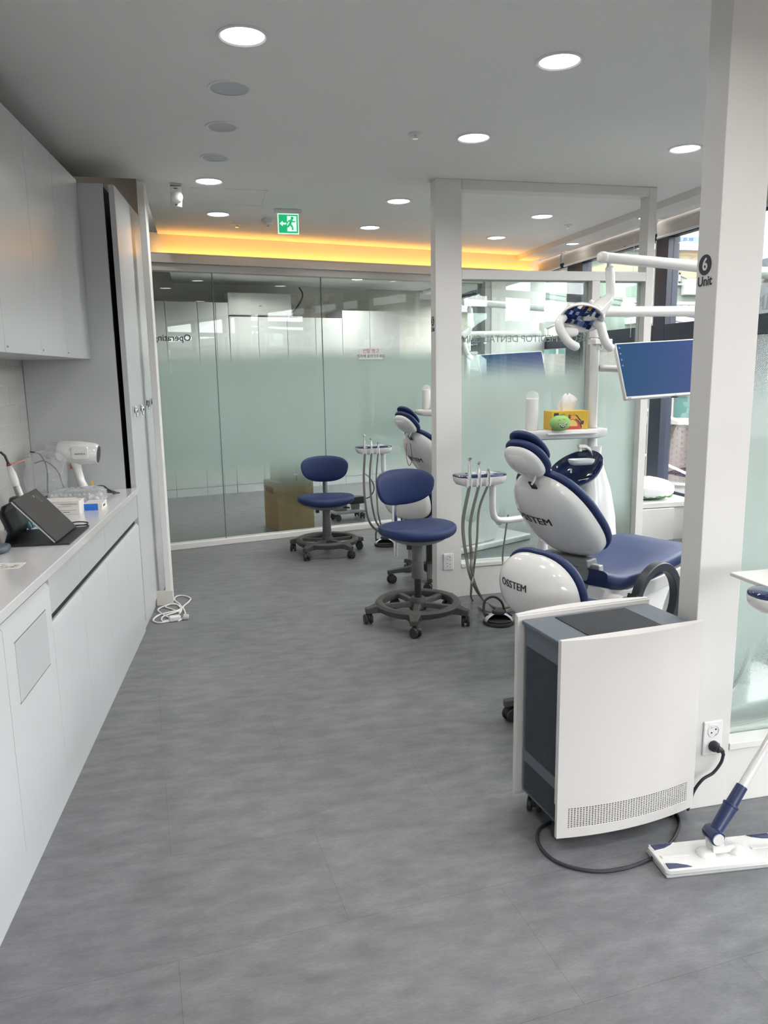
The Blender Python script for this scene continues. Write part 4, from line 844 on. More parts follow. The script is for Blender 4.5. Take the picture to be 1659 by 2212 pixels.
# ================================================================== DENTAL CHAIR  (local +x towards the feet, +y towards the unit, origin on the floor under the hip joint)
def dental_chair(label, loc, rz):
    t = thing('dental_chair', label, 'dental chair', loc, rz, 'blue and white dental chairs')
    # backrest, reclined
    rc = R(42)
    M = Matrix.Translation((-0.005, 0, 0.612)) @ Matrix.Rotation(R(-90), 4, 'Z') @ Matrix.Rotation(rc, 4, 'X')
    # shell frame: x across, y forward, z up the back ; turn so that +y(front) looks to local +x
    shell_back(t, M, 0.56, 0.225, 0.190, 0.112, 0.052, 'OSSTEM', 0.62, 0.064, 2.5, -0.060)
    # headrest
    Mh = Matrix.Translation((-0.375, 0, 1.020)) @ Matrix.Rotation(R(-90), 4, 'Z') @ Matrix.Rotation(R(44), 4, 'X')
    hb = MB(); S_ = [0.004 + 0.992 * (0.5 - 0.5 * math.cos(PI * i / 18)) for i in range(19)]
    hb.loft([[Mh @ shell_pt(s, PI * j / 18, 0.200, 0.095, 0.101, 0.046, 2.2) for j in range(19)] for s in S_]); hs_ = hb.build('headrest_shell', PLW, t, smooth=60)
    for nm, y0, T, w, l0, l1 in (('headrest_pad', 0.004, 0.038, 0.103, -0.012, 0.212), ('head_cushion', 0.047, 0.030, 0.090, 0.026, 0.230)):
        c_ = MB(); rings = []
        for s in S_:
            k = max(0.0, 1 - abs(2 * s - 1) ** 2.4); W = w * k ** 0.45 + 0.004; ring = []
            for j in range(36):
                a = 2 * PI * j / 36; cx, sy = math.cos(a), math.sin(a)
                ring.append(Mh @ Vector((W * math.copysign(abs(cx) ** 0.45, cx), y0 + T / 2 + T / 2 * (0.5 + 0.5 * k ** 0.5) * math.copysign(abs(sy) ** 0.6, sy) + 0.5 * W * W * cx * cx, l0 + s * (l1 - l0))))
            rings.append(ring)
        c_.loft(rings); c_.build(nm, BLUE, t, smooth=60)
    dm = MB(); dm.loft([[Mh @ (Vector((0, -0.0005, 0.045)) + (shell_pt(0.1 + 0.8 * s, PI * j / 12, 0.155, 0.064, 0.077, 0.050, 2.2) + Vector((0, -0.005, -0.01)))) for j in range(13)] for s in S_]); dm.build('shell_inset', PLM, hs_, smooth=60)
    MB().tube([(-0.395, -0.03, 1.075), (-0.415, -0.035, 1.035), (-0.425, -0.035, 1.005), (-0.435, -0.03, 0.985)], [0.026, 0.024, 0.022, 0.020], 12, flat=0.35).build('headrest_strut', CHROME, t)
    MB().box(-0.015, 0.015, -0.003, 0.004, -0.024, 0.018, Matrix.Translation((-0.428, -0.03, 0.985)) @ Matrix.Rotation(R(-90), 4, 'Z') @ Matrix.Rotation(rc, 4, 'X')).build('strut_slot', BLKP, t)
    # seat and leg rest: loft of cross sections along x
    secs = [(-0.13, 0.225, 0.570, 0.085), (-0.08, 0.245, 0.555, 0.10), (0.02, 0.255, 0.545, 0.105), (0.20, 0.258, 0.545, 0.105), (0.40, 0.256, 0.565, 0.10), (0.55, 0.252, 0.582, 0.095), (0.70, 0.245, 0.572, 0.085), (0.90, 0.230, 0.520, 0.075), (1.05, 0.215, 0.465, 0.07), (1.12, 0.185, 0.445, 0.05)]
    st = MB(); rings = []
    for x, w, z, T in secs:
        ring = []
        for j in range(36):
            a = 2 * PI * j / 36; cx, sy = math.cos(a), math.sin(a)
            yy = w * math.copysign(abs(cx) ** 0.4, cx); zz = z - T / 2 + T / 2 * math.copysign(abs(sy) ** 0.55, sy)
            if sy > 0: zz -= 0.012 * (1 - (yy / w) ** 2)
            ring.append(Vector((x + 0.02 * (abs(yy) / w) ** 2 * (1 if x < 0 else -1), yy, zz)))
        rings.append(ring)
    st.loft(rings); so = st.build('seat', BLUE, t, smooth=60)
    MB().loft([[Vector((x, y, z)) for y, z in ((-w, zt), (w, zt), (w * 0.9, zb), (-w * 0.9, zb))] for x, w, zt, zb in ((-0.11, 0.21, 0.480, 0.40), (0.05, 0.235, 0.445, 0.34), (0.45, 0.235, 0.468, 0.38), (0.75, 0.225, 0.488, 0.44), (1.02, 0.195, 0.400, 0.37))]).build('seat_frame', PLW, t, bevel=0.012)
    # pedestal
    MB().prism([(-0.08, 0.40), (0.60, 0.42), (0.50, 0.26), (0.42, 0.055), (-0.02, 0.055), (-0.06, 0.22)], -0.17, 0.17, 'y').build('lift_body', PLW, t, bevel=0.02, seg=3)
    MB().box(-0.06, 0.85, -0.20, 0.20, 0.0, 0.055).build('base_plate', PLM, t, bevel=0.015, seg=3)
    MB().prism([(-0.13, 0.60), (-0.05, 0.60), (0.0, 0.44), (-0.11, 0.44)], -0.12, 0.16, 'y').build('hinge_cover', PLG, t, bevel=0.01)
    MB().prism([(-0.095, 0.575), (-0.06, 0.575), (-0.035, 0.44), (-0.08, 0.44)], -0.165, 0.165, 'y').build('hinge_band', PLLG, t, bevel=0.006)
    # swing-away C shaped armrest on the near side
    yA = -0.315; A = MB(); cx0, cz0, ro, wd = 0.165, 0.375, 0.200, 0.040; rings = []
    for k in range(31):
        a = R(200 - 250 * k / 30); w = wd * (0.9 + 0.35 * k / 30)
        d = Vector((math.cos(a), 0, math.sin(a))); c = Vector((cx0, yA, cz0))
        rings.append([c + d * (ro - w) + Vector((0, -0.022, 0)), c + d * ro + Vector((0, -0.022, 0)), c + d * ro + Vector((0, 0.022, 0)), c + d * (ro - w) + Vector((0, 0.022, 0))])
    A.loft(rings); A.build('armrest', mat('graphite_plastic', (0.020, 0.023, 0.032), 0.4, var=0.05), t, bevel=0.006)
    hubm = MATS['graphite_plastic']
    hb_ = MB()
    for hx, hz, r_ in ((-0.075, 0.405, 0.042), (-0.005, 0.385, 0.040), (-0.04, 0.335, 0.040)):
        hb_.lathe([(0.001, -0.026), (r_ - 0.004, -0.026), (r_, -0.022), (r_, 0.022), (r_ - 0.004, 0.026), (0.001, 0.026)], 24, Matrix.Translation((hx, yA, hz)) @ Matrix.Rotation(R(90), 4, 'X'))
    hb_.prism([(-0.075, 0.37), (-0.01, 0.35), (0.01, 0.44), (-0.04, 0.46)], yA - 0.024, yA + 0.024, 'y'); hb_.build('armrest_hub', hubm, t)
    MB().cyl((-0.06, yA + 0.025, 0.395), (-0.06, -0.15, 0.395), 0.048, 0.058, 24).build('armrest_pivot', PLW, t)
    return t
CH6 = dental_chair('reclined blue and white dental chair in the near bay behind the air purifier', (1.80, 3.40, 0), R(26))
U5 = Vector((0.14, 2.64, 0))          # offset of the farther treatment bay
CH5 = dup(CH6, Vector((1.80, 3.40, 0)) + U5, None, 'dental chair in the far bay, mostly hidden by the partition column')
L5 = at_v(870, 985, 5.6)
MB().tube(bez([(-0.455, -0.02, 0.94), (-0.47, -0.03, 0.86), (-0.455, -0.035, 0.78), (-0.43, -0.03, 0.77), (-0.40, -0.02, 0.82), (-0.41, -0.01, 0.94)], 6), 0.0025, 6).build('red_cord', mat('dark_red_cord', (0.16, 0.01, 0.02), 0.5), CH5)

# ================================================================== UNIT COLUMN WITH SPITTOON AND SHELF
UB = Vector((2.24, 4.16, 0))
def spittoon(label, loc):
    t = thing('spittoon_unit', label, 'dental unit', loc, R(0), 'white spittoon columns of the treatment bays')
    rings = []
    for z, cx, cy, rx, ry in ((0.0, -0.02, 0.02, 0.18, 0.14), (0.10, -0.02, 0.02, 0.18, 0.14), (0.45, 0.015, 0.03, 0.160, 0.13), (0.62, 0.022, 0.035, 0.142, 0.12), (0.78, 0.024, 0.04, 0.110, 0.10), (0.88, 0.022, 0.045, 0.082, 0.08), (0.98, 0.012, 0.035, 0.055, 0.060), (1.045, 0.010, 0.012, 0.050, 0.050)):
        rings.append([Vector((cx + rx * math.copysign(abs(math.cos(2 * PI * k / 32)) ** 0.7, math.cos(2 * PI * k / 32)), cy + ry * math.copysign(abs(math.sin(2 * PI * k / 32)) ** 0.7, math.sin(2 * PI * k / 32)), z)) for k in range(32)])
    MB().loft(rings).build('body', PLW, t, smooth=60)
    # tilted oval basin, long axis across, facing up and towards the aisle
    Mb = Matrix.Translation((-0.145, -0.085, 0.915)) @ Matrix.Rotation(R(30), 4, 'X') @ Matrix.Rotation(R(-32), 4, 'Y')
    def ov(r, z): return [Mb @ Vector((r * 0.165 * math.cos(2 * PI * k / 40), r * 0.125 * math.sin(2 * PI * k / 40), z)) for k in range(40)]
    MB().loft([ov(0.12, -0.055), ov(0.55, -0.05), ov(0.85, -0.025), ov(0.98, 0.012), ov(1.03, 0.014), ov(1.04, 0.004), ov(0.90, -0.035), ov(0.60, -0.066), ov(0.15, -0.075)]).build('basin', BLUEG, t, smooth=60)
    MB().loft([[Vector((-0.135 + r * 0.075 * math.copysign(abs(math.cos(a)) ** 0.6, math.cos(a)), -0.135 + r * 0.042 * math.copysign(abs(math.sin(a)) ** 0.6, math.sin(a)), z)) for a in [2 * PI * k / 32 for k in range(32)]] for r, z in ((0.55, 0.952), (0.85, 0.955), (1.0, 0.972), (1.02, 0.985), (0.95, 0.986), (0.80, 0.968), (0.50, 0.966))]).build('cup_rest', mat('milky_plastic', (0.62, 0.66, 0.66), 0.2), t, smooth=60)
    MB().box(-0.163, -0.108, -0.155, -0.12, 0.962, 0.972).build('cup_sensor', PLM, t, bevel=0.003)
    MB().tube(bez([(-0.06, -0.13, 0.885), (-0.035, -0.15, 0.905), (-0.05, -0.17, 0.895), (-0.10, -0.185, 0.88), (-0.18, -0.19, 0.87)], 6), 0.004, 8).build('rinse_tube', CHROME, t)
    MB().cyl((-0.205, -0.15, 0.91), (-0.205, -0.15, 0.935), 0.006, n=10).build('nozzle', CHROME, t)
    # cup filler
    MB().loft([[Vector((x, y + w, z + h)) for w, h in ((-0.016, -0.010), (0.016, -0.010), (0.014, 0.010), (-0.014, 0.010))] for x, y, z in ((-0.025, -0.055, 0.995), (-0.045, -0.06, 1.030), (-0.075, -0.065, 1.050), (-0.125, -0.068, 1.054))]).build('cup_filler', PLM, t, bevel=0.005)
    MB().cyl((-0.110, -0.067, 1.023), (-0.110, -0.067, 1.048), 0.011, n=14).build('filler_tip', PLM, t)
    # post, shelf
    MB().lathe([(0.034, 1.04), (0.030, 1.06), (0.028, 1.15)], 24).build('lower_post', PLM, t)
    MB().lathe([(0.027, 1.155), (0.027, 1.66)], 24).build('pole', PLM, t)
    MB().box(-0.025, 0.085, -0.05, 0.04, 1.635, 1.665).lathe([(0.034, 1.672), (0.034, 1.76), (0.026, 1.79)], 24).build('pole_head', PLM, t, bevel=0.004)
    MB().tube(bez([(0.018, -0.03, 1.655), (0.028, -0.035, 1.62), (0.018, -0.035, 1.605), (0.008, -0.035, 1.615)], 4), 0.005, 8).build('hook', PLM, t)
    sh = [(-0.500, -0.02), (-0.490, -0.075), (-0.455, -0.10), (0.02, -0.10), (0.062, -0.07), (0.066, 0.02), (0.04, 0.055), (-0.465, 0.045), (-0.495, 0.02)]
    s_ = MB(); rings = []
    for k, z in ((0.80, 1.098), (0.93, 1.104), (1.0, 1.125), (1.0, 1.146), (0.985, 1.152)):
        rings.append([Vector((-0.17 + (x + 0.17) * k, -0.025 + (y + 0.025) * k, z)) for x, y in sh])
    s_.loft(rings); shf = s_.build('shelf', PLM, t, bevel=0.004, smooth=50)
    MB().box(-0.34, -0.03, -0.122, -0.098, 1.128, 1.139).build('shelf_rail', PLW, shf, bevel=0.004)
    MB().box(-0.53, -0.495, -0.035, -0.015, 1.125, 1.137).build('side_knob', PLG, shf, bevel=0.003)
    return t
SP6 = spittoon('white spittoon column with navy basin behind the near dental chair', tuple(UB))
SP5 = dup(SP6, UB + U5, None, 'white spittoon column with navy basin in the far bay')
ZS = 1.153
def on_shelf(name, label, cat, x, y, group): return thing(name, label, cat, (UB.x + x, UB.y + y, ZS), 0, group)
# cup dispenser
t = on_shelf('cup_dispenser', 'clear cylinder of white paper cups on the near shelf', 'cup dispenser', -0.395, -0.02, 'cup dispensers')
MB().lathe([(0.038, 0), (0.038, 0.195), (0.030, 0.213), (0.012, 0.222), (0.001, 0.223)], 30, cap=False).build('clear_tube', mat('clear_acrylic', (0.85, 0.87, 0.87), 0.05, alpha=0.22), t)
MB().lathe([(0.033, 0.0), (0.034, 0.178), (0.030, 0.181), (0.001, 0.181)], 28).build('paper_cups', mat('cup_paper', (0.74, 0.72, 0.68), 0.6, var=0.03), t)
CD5 = dup(t, Vector(t.location) + U5, None, 'clear cylinder of white paper cups on the far shelf')
# tissue box
t = on_shelf('tissue_box', 'yellow tissue box with colourful print on the near shelf', 'tissue box', -0.178, -0.01, 'yellow tissue boxes')
YEL = mat('yellow_card', (0.66, 0.42, 0.035), 0.5, var=0.04)
bx = MB().box(-0.115, 0.115, -0.055, 0.055, 0, 0.106).build('carton', YEL, t, bevel=0.002)
def decal(pts, m, name='print'): MB().prism(pts, -0.0562, -0.0552, 'y').build(name, m, bx, smooth=0)
PR = {'n': mat('ink_navy', (0.012, 0.022, 0.075), 0.5), 'o': mat('ink_orange', (0.70, 0.22, 0.05), 0.5), 'b': mat('ink_brown', (0.16, 0.05, 0.03), 0.5), 'r': mat('ink_red', (0.55, 0.07, 0.05), 0.5), 't': mat('ink_teal', (0.03, 0.22, 0.20), 0.5), 'y': mat('ink_pale_yellow', (0.72, 0.52, 0.16), 0.5), 'w': mat('ink_white', (0.7, 0.7, 0.7), 0.5)}
decal([(-0.101, 0.070), (-0.072, 0.070), (-0.072, 0.096), (-0.101, 0.096)], PR['n']); 
MB().prism([(-0.097, 0.074), (-0.076, 0.074), (-0.078, 0.082), (-0.095, 0.081)], -0.0570, -0.0562, 'y').build('print', PR['w'], bx, smooth=0)
def arc(cx, cz, r0, r1, a0, a1, n=14): return [(cx + r1 * math.cos(R(a0 + (a1 - a0) * k / n)), cz + r1 * math.sin(R(a0 + (a1 - a0) * k / n))) for k in range(n + 1)] + [(cx + r0 * math.cos(R(a1 - (a1 - a0) * k / n)), cz + r0 * math.sin(R(a1 - (a1 - a0) * k / n))) for k in range(n + 1)]
decal(arc(0.012, 0.0, 0.0, 0.058, 0, 180), PR['r']); 
MB().prism(arc(0.012, 0.018, 0.0, 0.036, 0, 180), -0.0570, -0.0562, 'y').build('print', PR['y'], bx, smooth=0)
decal(arc(0.012, 0.0, 0.059, 0.064, 5, 70), PR['n']); decal(arc(0.012, 0.0, 0.072, 0.078, 20, 60), PR['b']); decal(arc(0.0, 0.03, 0.060, 0.066, 20, 55), PR['n']); decal(arc(-0.05, 0.04, 0.03, 0.036, 50, 140), PR['b']); decal(arc(-0.04, 0.04, 0.046, 0.050, 80, 130), PR['t'])
decal(arc(0.02, 0.05, 0.028, 0.036, 60, 140), PR['o']); decal([(0.066, 0.046), (0.088, 0.048), (0.086, 0.030), (0.070, 0.026)], PR['n']); decal([(-0.012, 0.064), (0.002, 0.060), (0.006, 0.080), (-0.008, 0.086)], PR['n']); decal([(-0.022, 0.034), (-0.006, 0.030), (-0.002, 0.058), (-0.018, 0.058)], PR['t'])
rq = random.Random(12)
for k in range(22):
    x, z = rq.uniform(-0.06, 0.105), rq.uniform(0.008, 0.094); s_ = rq.uniform(0.0015, 0.0035); decal([(x - s_, z), (x, z - s_), (x + s_, z), (x, z + s_)], PR[rq.choice('nobr')])
ts = MB(); rings = []; rt = random.Random(6)
for i, (z, r) in enumerate(((0.097, 0.040), (0.110, 0.042), (0.135, 0.050), (0.160, 0.052), (0.180, 0.036), (0.196, 0.012))):
    rings.append([Vector((r * (1 + 0.22 * math.sin(3 * a + i * 0.5)) * math.cos(a) + (0.008 if i > 2 else 0), 0.35 * r * (1 + 0.3 * math.sin(5 * a)) * math.sin(a), z + 0.010 * math.sin(2 * a + 1) * (i > 1))) for a in [2 * PI * k / 26 for k in range(26)]])
ts.loft(rings); ts.build('tissue', mat('tissue_paper', (0.80, 0.78, 0.75), 0.8), t, smooth=30)
TB5 = dup(t, Vector(t.location) + U5, None, 'yellow tissue box on the far shelf, cut off by the column')
# laughing green plush ball
t = on_shelf('plush_ball', 'green plush ball with a laughing mouth on the near shelf', 'plush ball', -0.264, -0.112, 'green laughing plush balls')
GRN = mat('green_plush', (0.30, 0.50, 0.17), 0.9, var=0.08, vscale=12, bump=0.6, bscale=500)
Mp = (0.062, 0.042, 0.043); MB().sq((0, 0, 0.042), Mp, 0.92, 0.92, 32, 18).build('ball', GRN, t)
def face(pts, m, name, off):
    """flat features wrapped on the front of the ball"""
    me = MB(); n = len(pts)
    def P(x, z, o): k = max(0.05, 1 - (x / (Mp[0] + 0.002)) ** 2 - (z / (Mp[2] + 0.002)) ** 2); return Vector((x, -(Mp[1] + o) * k ** 0.47, 0.042 + z))
    me.add([P(x, z, off) for x, z in pts] + [P(sum(p[0] for p in pts) / n, sum(p[1] for p in pts) / n, off)], [(i, (i + 1) % n, n) for i in range(n)]); return me.build(name, m, t, smooth=0)
def band(c0, w, m, name, off):
    a = []; b = []
    for i, (x, z) in enumerate(c0):
        x0, z0 = c0[max(0, i - 1)]; x1, z1 = c0[min(len(c0) - 1, i + 1)]; d = Vector((x1 - x0, z1 - z0)).normalized(); a.append((x - d.y * w, z + d.x * w)); b.append((x + d.y * w, z - d.x * w))
    me = MB()
    def P(x, z, o): k = max(0.05, 1 - (x / (Mp[0] + 0.002)) ** 2 - (z / (Mp[2] + 0.002)) ** 2); return Vector((x, -(Mp[1] + o) * k ** 0.47, 0.042 + z))
    n = len(c0); me.add([P(x, z, off) for x, z in a] + [P(x, z, off) for x, z in b], [(i, i + 1, n + i + 1, n + i) for i in range(n - 1)]); return me.build(name, m, t, smooth=0)
top = [(-0.030, 0.001), (-0.015, -0.003), (0.0, -0.002), (0.015, 0.004), (0.027, 0.014)]
bot = [(0.027, 0.014), (0.024, -0.004), (0.016, -0.018), (0.002, -0.027), (-0.012, -0.022), (-0.022, -0.010), (-0.030, 0.001)]
face(top + bot[1:-1], INK, 'mouth', 0.0012)
tw = mat('felt_white', (0.75, 0.75, 0.72), 0.8)
for k in range(5):
    f0, f1 = 0.10 + k * 0.165, 0.235 + k * 0.165
    def tp(f): i = min(3, int(f * 4)); q = f * 4 - i; return (top[i][0] + (top[i + 1][0] - top[i][0]) * q, top[i][1] + (top[i + 1][1] - top[i][1]) * q)
    A_, B_ = tp(f0), tp(f1); face([(A_[0], A_[1] - 0.0015), (B_[0], B_[1] - 0.0015), (B_[0] - 0.001, B_[1] - 0.009), (A_[0] + 0.001, A_[1] - 0.009)], tw, 'tooth', 0.0022)
face([(-0.014, -0.013), (0.004, -0.013), (0.016, -0.007), (0.018, -0.012), (0.004, -0.0185), (-0.012, -0.0165)], tw, 'lower_lip', 0.0022)
band([(-0.026, 0.016), (-0.021, 0.0205), (-0.014, 0.0205)], 0.0012, INK, 'eye', 0.0012); band([(0.002, 0.022), (0.008, 0.0235), (0.014, 0.0205)], 0.0012, INK, 'eye', 0.0012)
PB5 = dup(t, Vector(t.location) + U5 + Vector((-0.01, 0, 0)), None, 'green plush ball with a laughing mouth on the far shelf')

# ================================================================== OPERATING LAMP
LB = Vector((UB.x, UB.y, 1.79))
def lamp(label, off):
    o = LB + off; t = thing('operating_lamp', label, 'dental lamp', tuple(o), 0, 'operating lamps on swing arms')
    J = Vector((0.72, -0.06, 0.03)); Kp = Vector((-0.115, -0.27, 0.292))
    MB().lathe([(0.040, -0.02), (0.042, 0.0), (0.042, 0.055), (0.030, 0.065)], 24).build('swivel', PLW, t)
    MB().tube([(0, 0, 0.03), J], [0.030, 0.030], 20).build('lower_arm', PLW, t)
    MB().lathe([(0.036, -0.02), (0.038, 0.0), (0.038, 0.09), (0.030, 0.10)], 22, Matrix.Translation(J)).build('elbow', PLW, t)
    up = Kp + (J + Vector((0, 0, 0.13)) - Kp)
    MB().tube([J + Vector((0, 0, 0.065)), J + Vector((0, 0, 0.065)) * 0.0 + (J + Vector((0, 0, 0.065)) + Kp) * 0.5, Kp], [0.040, 0.034, 0.028], 20).build('spring_arm', PLW, t)
    MB().sq(Kp, (0.032, 0.030, 0.030), 0.8, 0.8, 18, 10).build('arm_end', PLW, t)
    h0 = Kp + Vector((0.045, 0.012, -0.02))
    MB().tube(bez([h0, h0 + Vector((0.005, 0, -0.05)), h0 + Vector((0.012, 0, -0.13)), h0 + Vector((0.010, 0, -0.18)), h0 + Vector((-0.03, 0, -0.225)), h0 + Vector((-0.10, -0.01, -0.275)), h0 + Vector((-0.15, -0.01, -0.30))], 6), [0.014] * 4 + [0.024] * 14 + [0.024, 0.026, 0.03, 0.034, 0.036, 0.038, 0.04, 0.042, 0.044, 0.046, 0.046, 0.044, 0.04, 0.036, 0.03, 0.026, 0.02, 0.016, 0.012], 18).build('drop_stem', PLW, t)
    # head: shallow dish tilted down towards the chair
    c = h0 + Vector((-0.170, -0.035, -0.295)); Mh = Matrix.Translation(c) @ Matrix.Rotation(R(14), 4, 'Y') @ Matrix.Rotation(R(-42), 4, 'X')
    def el(r, z): return [Mh @ Vector((0.118 * r * math.cos(2 * PI * k / 36), 0.092 * r * math.sin(2 * PI * k / 36), z)) for k in range(36)]
    MB().loft([el(0.1, 0.052), el(0.5, 0.047), el(0.85, 0.030), el(1.0, 0.002), el(1.02, -0.010), el(0.95, -0.010), el(0.93, 0.0), el(0.80, 0.02), el(0.5, 0.034), el(0.1, 0.038)]).build('lamp_head', PLW, t, smooth=50)
    cols = [mat('mirror_blue', (0.03, 0.06, 0.22), 0.12, metal=0.6), mat('mirror_silver', (0.7, 0.72, 0.75), 0.10, metal=1.0), mat('mirror_gold', (0.55, 0.36, 0.06), 0.15, metal=0.7), mat('mirror_navy', (0.015, 0.028, 0.12), 0.12, metal=0.5)]
    rr = random.Random(4)
    for i in range(9):
        for j in range(5):
            x = -0.086 + i * 0.0195; y = -0.062 + j * 0.0275
            if (x / 0.098) ** 2 + (y / 0.074) ** 2 > 0.95: continue
            q = 1 - (x / 0.108) ** 2 - (y / 0.085) ** 2; M2 = Mh @ Matrix.Translation((x + 0.004 * (j % 2), y, -0.006 + 0.028 * q)) @ Matrix.Rotation(rr.uniform(-0.2, 0.2), 4, 'X') @ Matrix.Rotation(rr.uniform(-0.25, 0.25), 4, 'Y')
            MB().box(-0.0095, 0.0095, -0.0135, 0.0135, -0.002, 0.002, M2).build('mirror_facet', cols[2] if j == 0 and i % 2 else (cols[1] if rr.random() < 0.33 else (cols[0] if rr.random() < 0.6 else cols[3])), t, smooth=0)
    # handles
    MB().tube(bez([Mh @ Vector(p) for p in ((0.095, 0.02, 0.03), (0.118, 0.01, -0.01), (0.135, 0.025, -0.055), (0.165, 0.05, -0.085), (0.215, 0.075, -0.095))], 6), [0.026] * 8 + [0.024] * 16 + [0.016], 16).build('handle', PLW, t)
    MB().tube(bez([Mh @ Vector(p) for p in ((-0.095, 0.03, 0.0), (-0.118, 0.04, -0.04), (-0.10, 0.06, -0.085), (-0.05, 0.08, -0.125), (0.01, 0.09, -0.135))], 6), [0.024] * 24 + [0.015], 16).build('handle', PLW, t)
    MB().tube(bez([Mh @ Vector(p) for p in ((0.07, 0.05, 0.05), (0.13, 0.05, 0.06), (0.155, 0.03, 0.11), (0.13, 0.03, 0.165), (0.09, 0.03, 0.18))], 6), 0.022, 14).build('head_yoke', PLW, t)
    MB().sq(Mh @ Vector((-0.045, 0.075, -0.05)), (0.055, 0.028, 0.026), 0.7, 0.7, 18, 10).build('sensor_pod', PLM, t)
    return t
LA6 = lamp('white operating lamp with navy mirror facets hanging over the near dental chair', Vector((0, 0, 0)))
LA5 = dup(LA6, LB + U5, None, 'white operating lamp of the far bay, hidden by the partition column')

# ================================================================== MONITOR
TL, BLc, TR = at_v(1330, 741, 4.02), at_v(1352, 863, 3.90), at_v(1541, 729, 4.02)
def monitor():
    c = (TR + BLc) / 2; t = thing('monitor', 'white framed monitor with blue screen cut off by the column marked 6 Unit', 'monitor', (c.x, c.y, c.z), 0, 'white monitors on the unit poles')
    w = (TR - TL).length; h = (TL - BLc).length; M = frame(BLc - c, TR - TL, TL - BLc); M.translation = BLc - c
    MB().box(0, w, 0, h, -0.030, 0, M).build('case', PLM, t, bevel=0.006)
    # blue desktop: gradient made of colour over the screen width
    m = bpy.data.materials.new('blue_screen'); m.use_nodes = True; n = m.node_tree.nodes; l = m.node_tree.links; b = n['Principled BSDF']; b.inputs['Roughness'].default_value = 0.4; b.inputs['Specular IOR Level'].default_value = 0.15; b.inputs['Base Color'].default_value = (0.005, 0.01, 0.03, 1)
    tc = n.new('ShaderNodeTexCoord'); gr = n.new('ShaderNodeTexGradient'); mp = n.new('ShaderNodeMapping'); l.new(tc.outputs['Generated'], mp.inputs[0]); l.new(mp.outputs[0], gr.inputs[0])
    cr = n.new('ShaderNodeValToRGB'); cr.color_ramp.elements[0].color = (0.004, 0.055, 0.13, 1); cr.color_ramp.elements[1].color = (0.022, 0.020, 0.17, 1); e2 = cr.color_ramp.elements.new(0.45); e2.color = (0.008, 0.048, 0.15, 1)
    l.new(gr.outputs['Fac'], cr.inputs[0]); l.new(cr.outputs[0], b.inputs['Emission Color']); b.inputs['Emission Strength'].default_value = 1.0
    MB().box(0.008, w - 0.008, 0.016, h - 0.008, 0.0, 0.001, M).build('screen', m, t, smooth=0)
    for k in range(4): MB().box(0.018, 0.026, h - 0.035 - k * 0.035, h - 0.027 - k * 0.035, 0.001, 0.0014, M).build('screen_icon', mat('icon_grey', (0.1, 0.2, 0.3), 0.5, emit=(0.15, 0.25, 0.4), estr=0.5), t, smooth=0)
    textmesh('logo', 'LG', 0.010, M @ Matrix.Translation((w * 0.5, 0.007, 0.0006)), PLG, t, 0.0002, world=False); MB().box(0.012, 0.035, 0.004, 0.010, 0, 0.0006, M).build('sticker', PLG, t, smooth=0)
    MB().sq(M @ Vector((w * 0.5, -0.002, -0.012)), (0.022, 0.010, 0.006), 0.8, 0.8, 16, 8).build('power_button', BLKP, t)
    pb = M @ Vector((w * 0.45, h * 0.5, -0.03)); q = Vector((UB.x + 0.03, UB.y, 1.50)) - c
    MB().tube([pb, pb + Vector((0, 0.08, 0)), q], [0.022, 0.020, 0.020], 14).build('monitor_arm', PLM, t)
    return t
MO6 = monitor(); MO5 = dup(MO6, Vector(MO6.location) + U5, None, 'monitor of the far bay, seen only as a reflection in the glass')

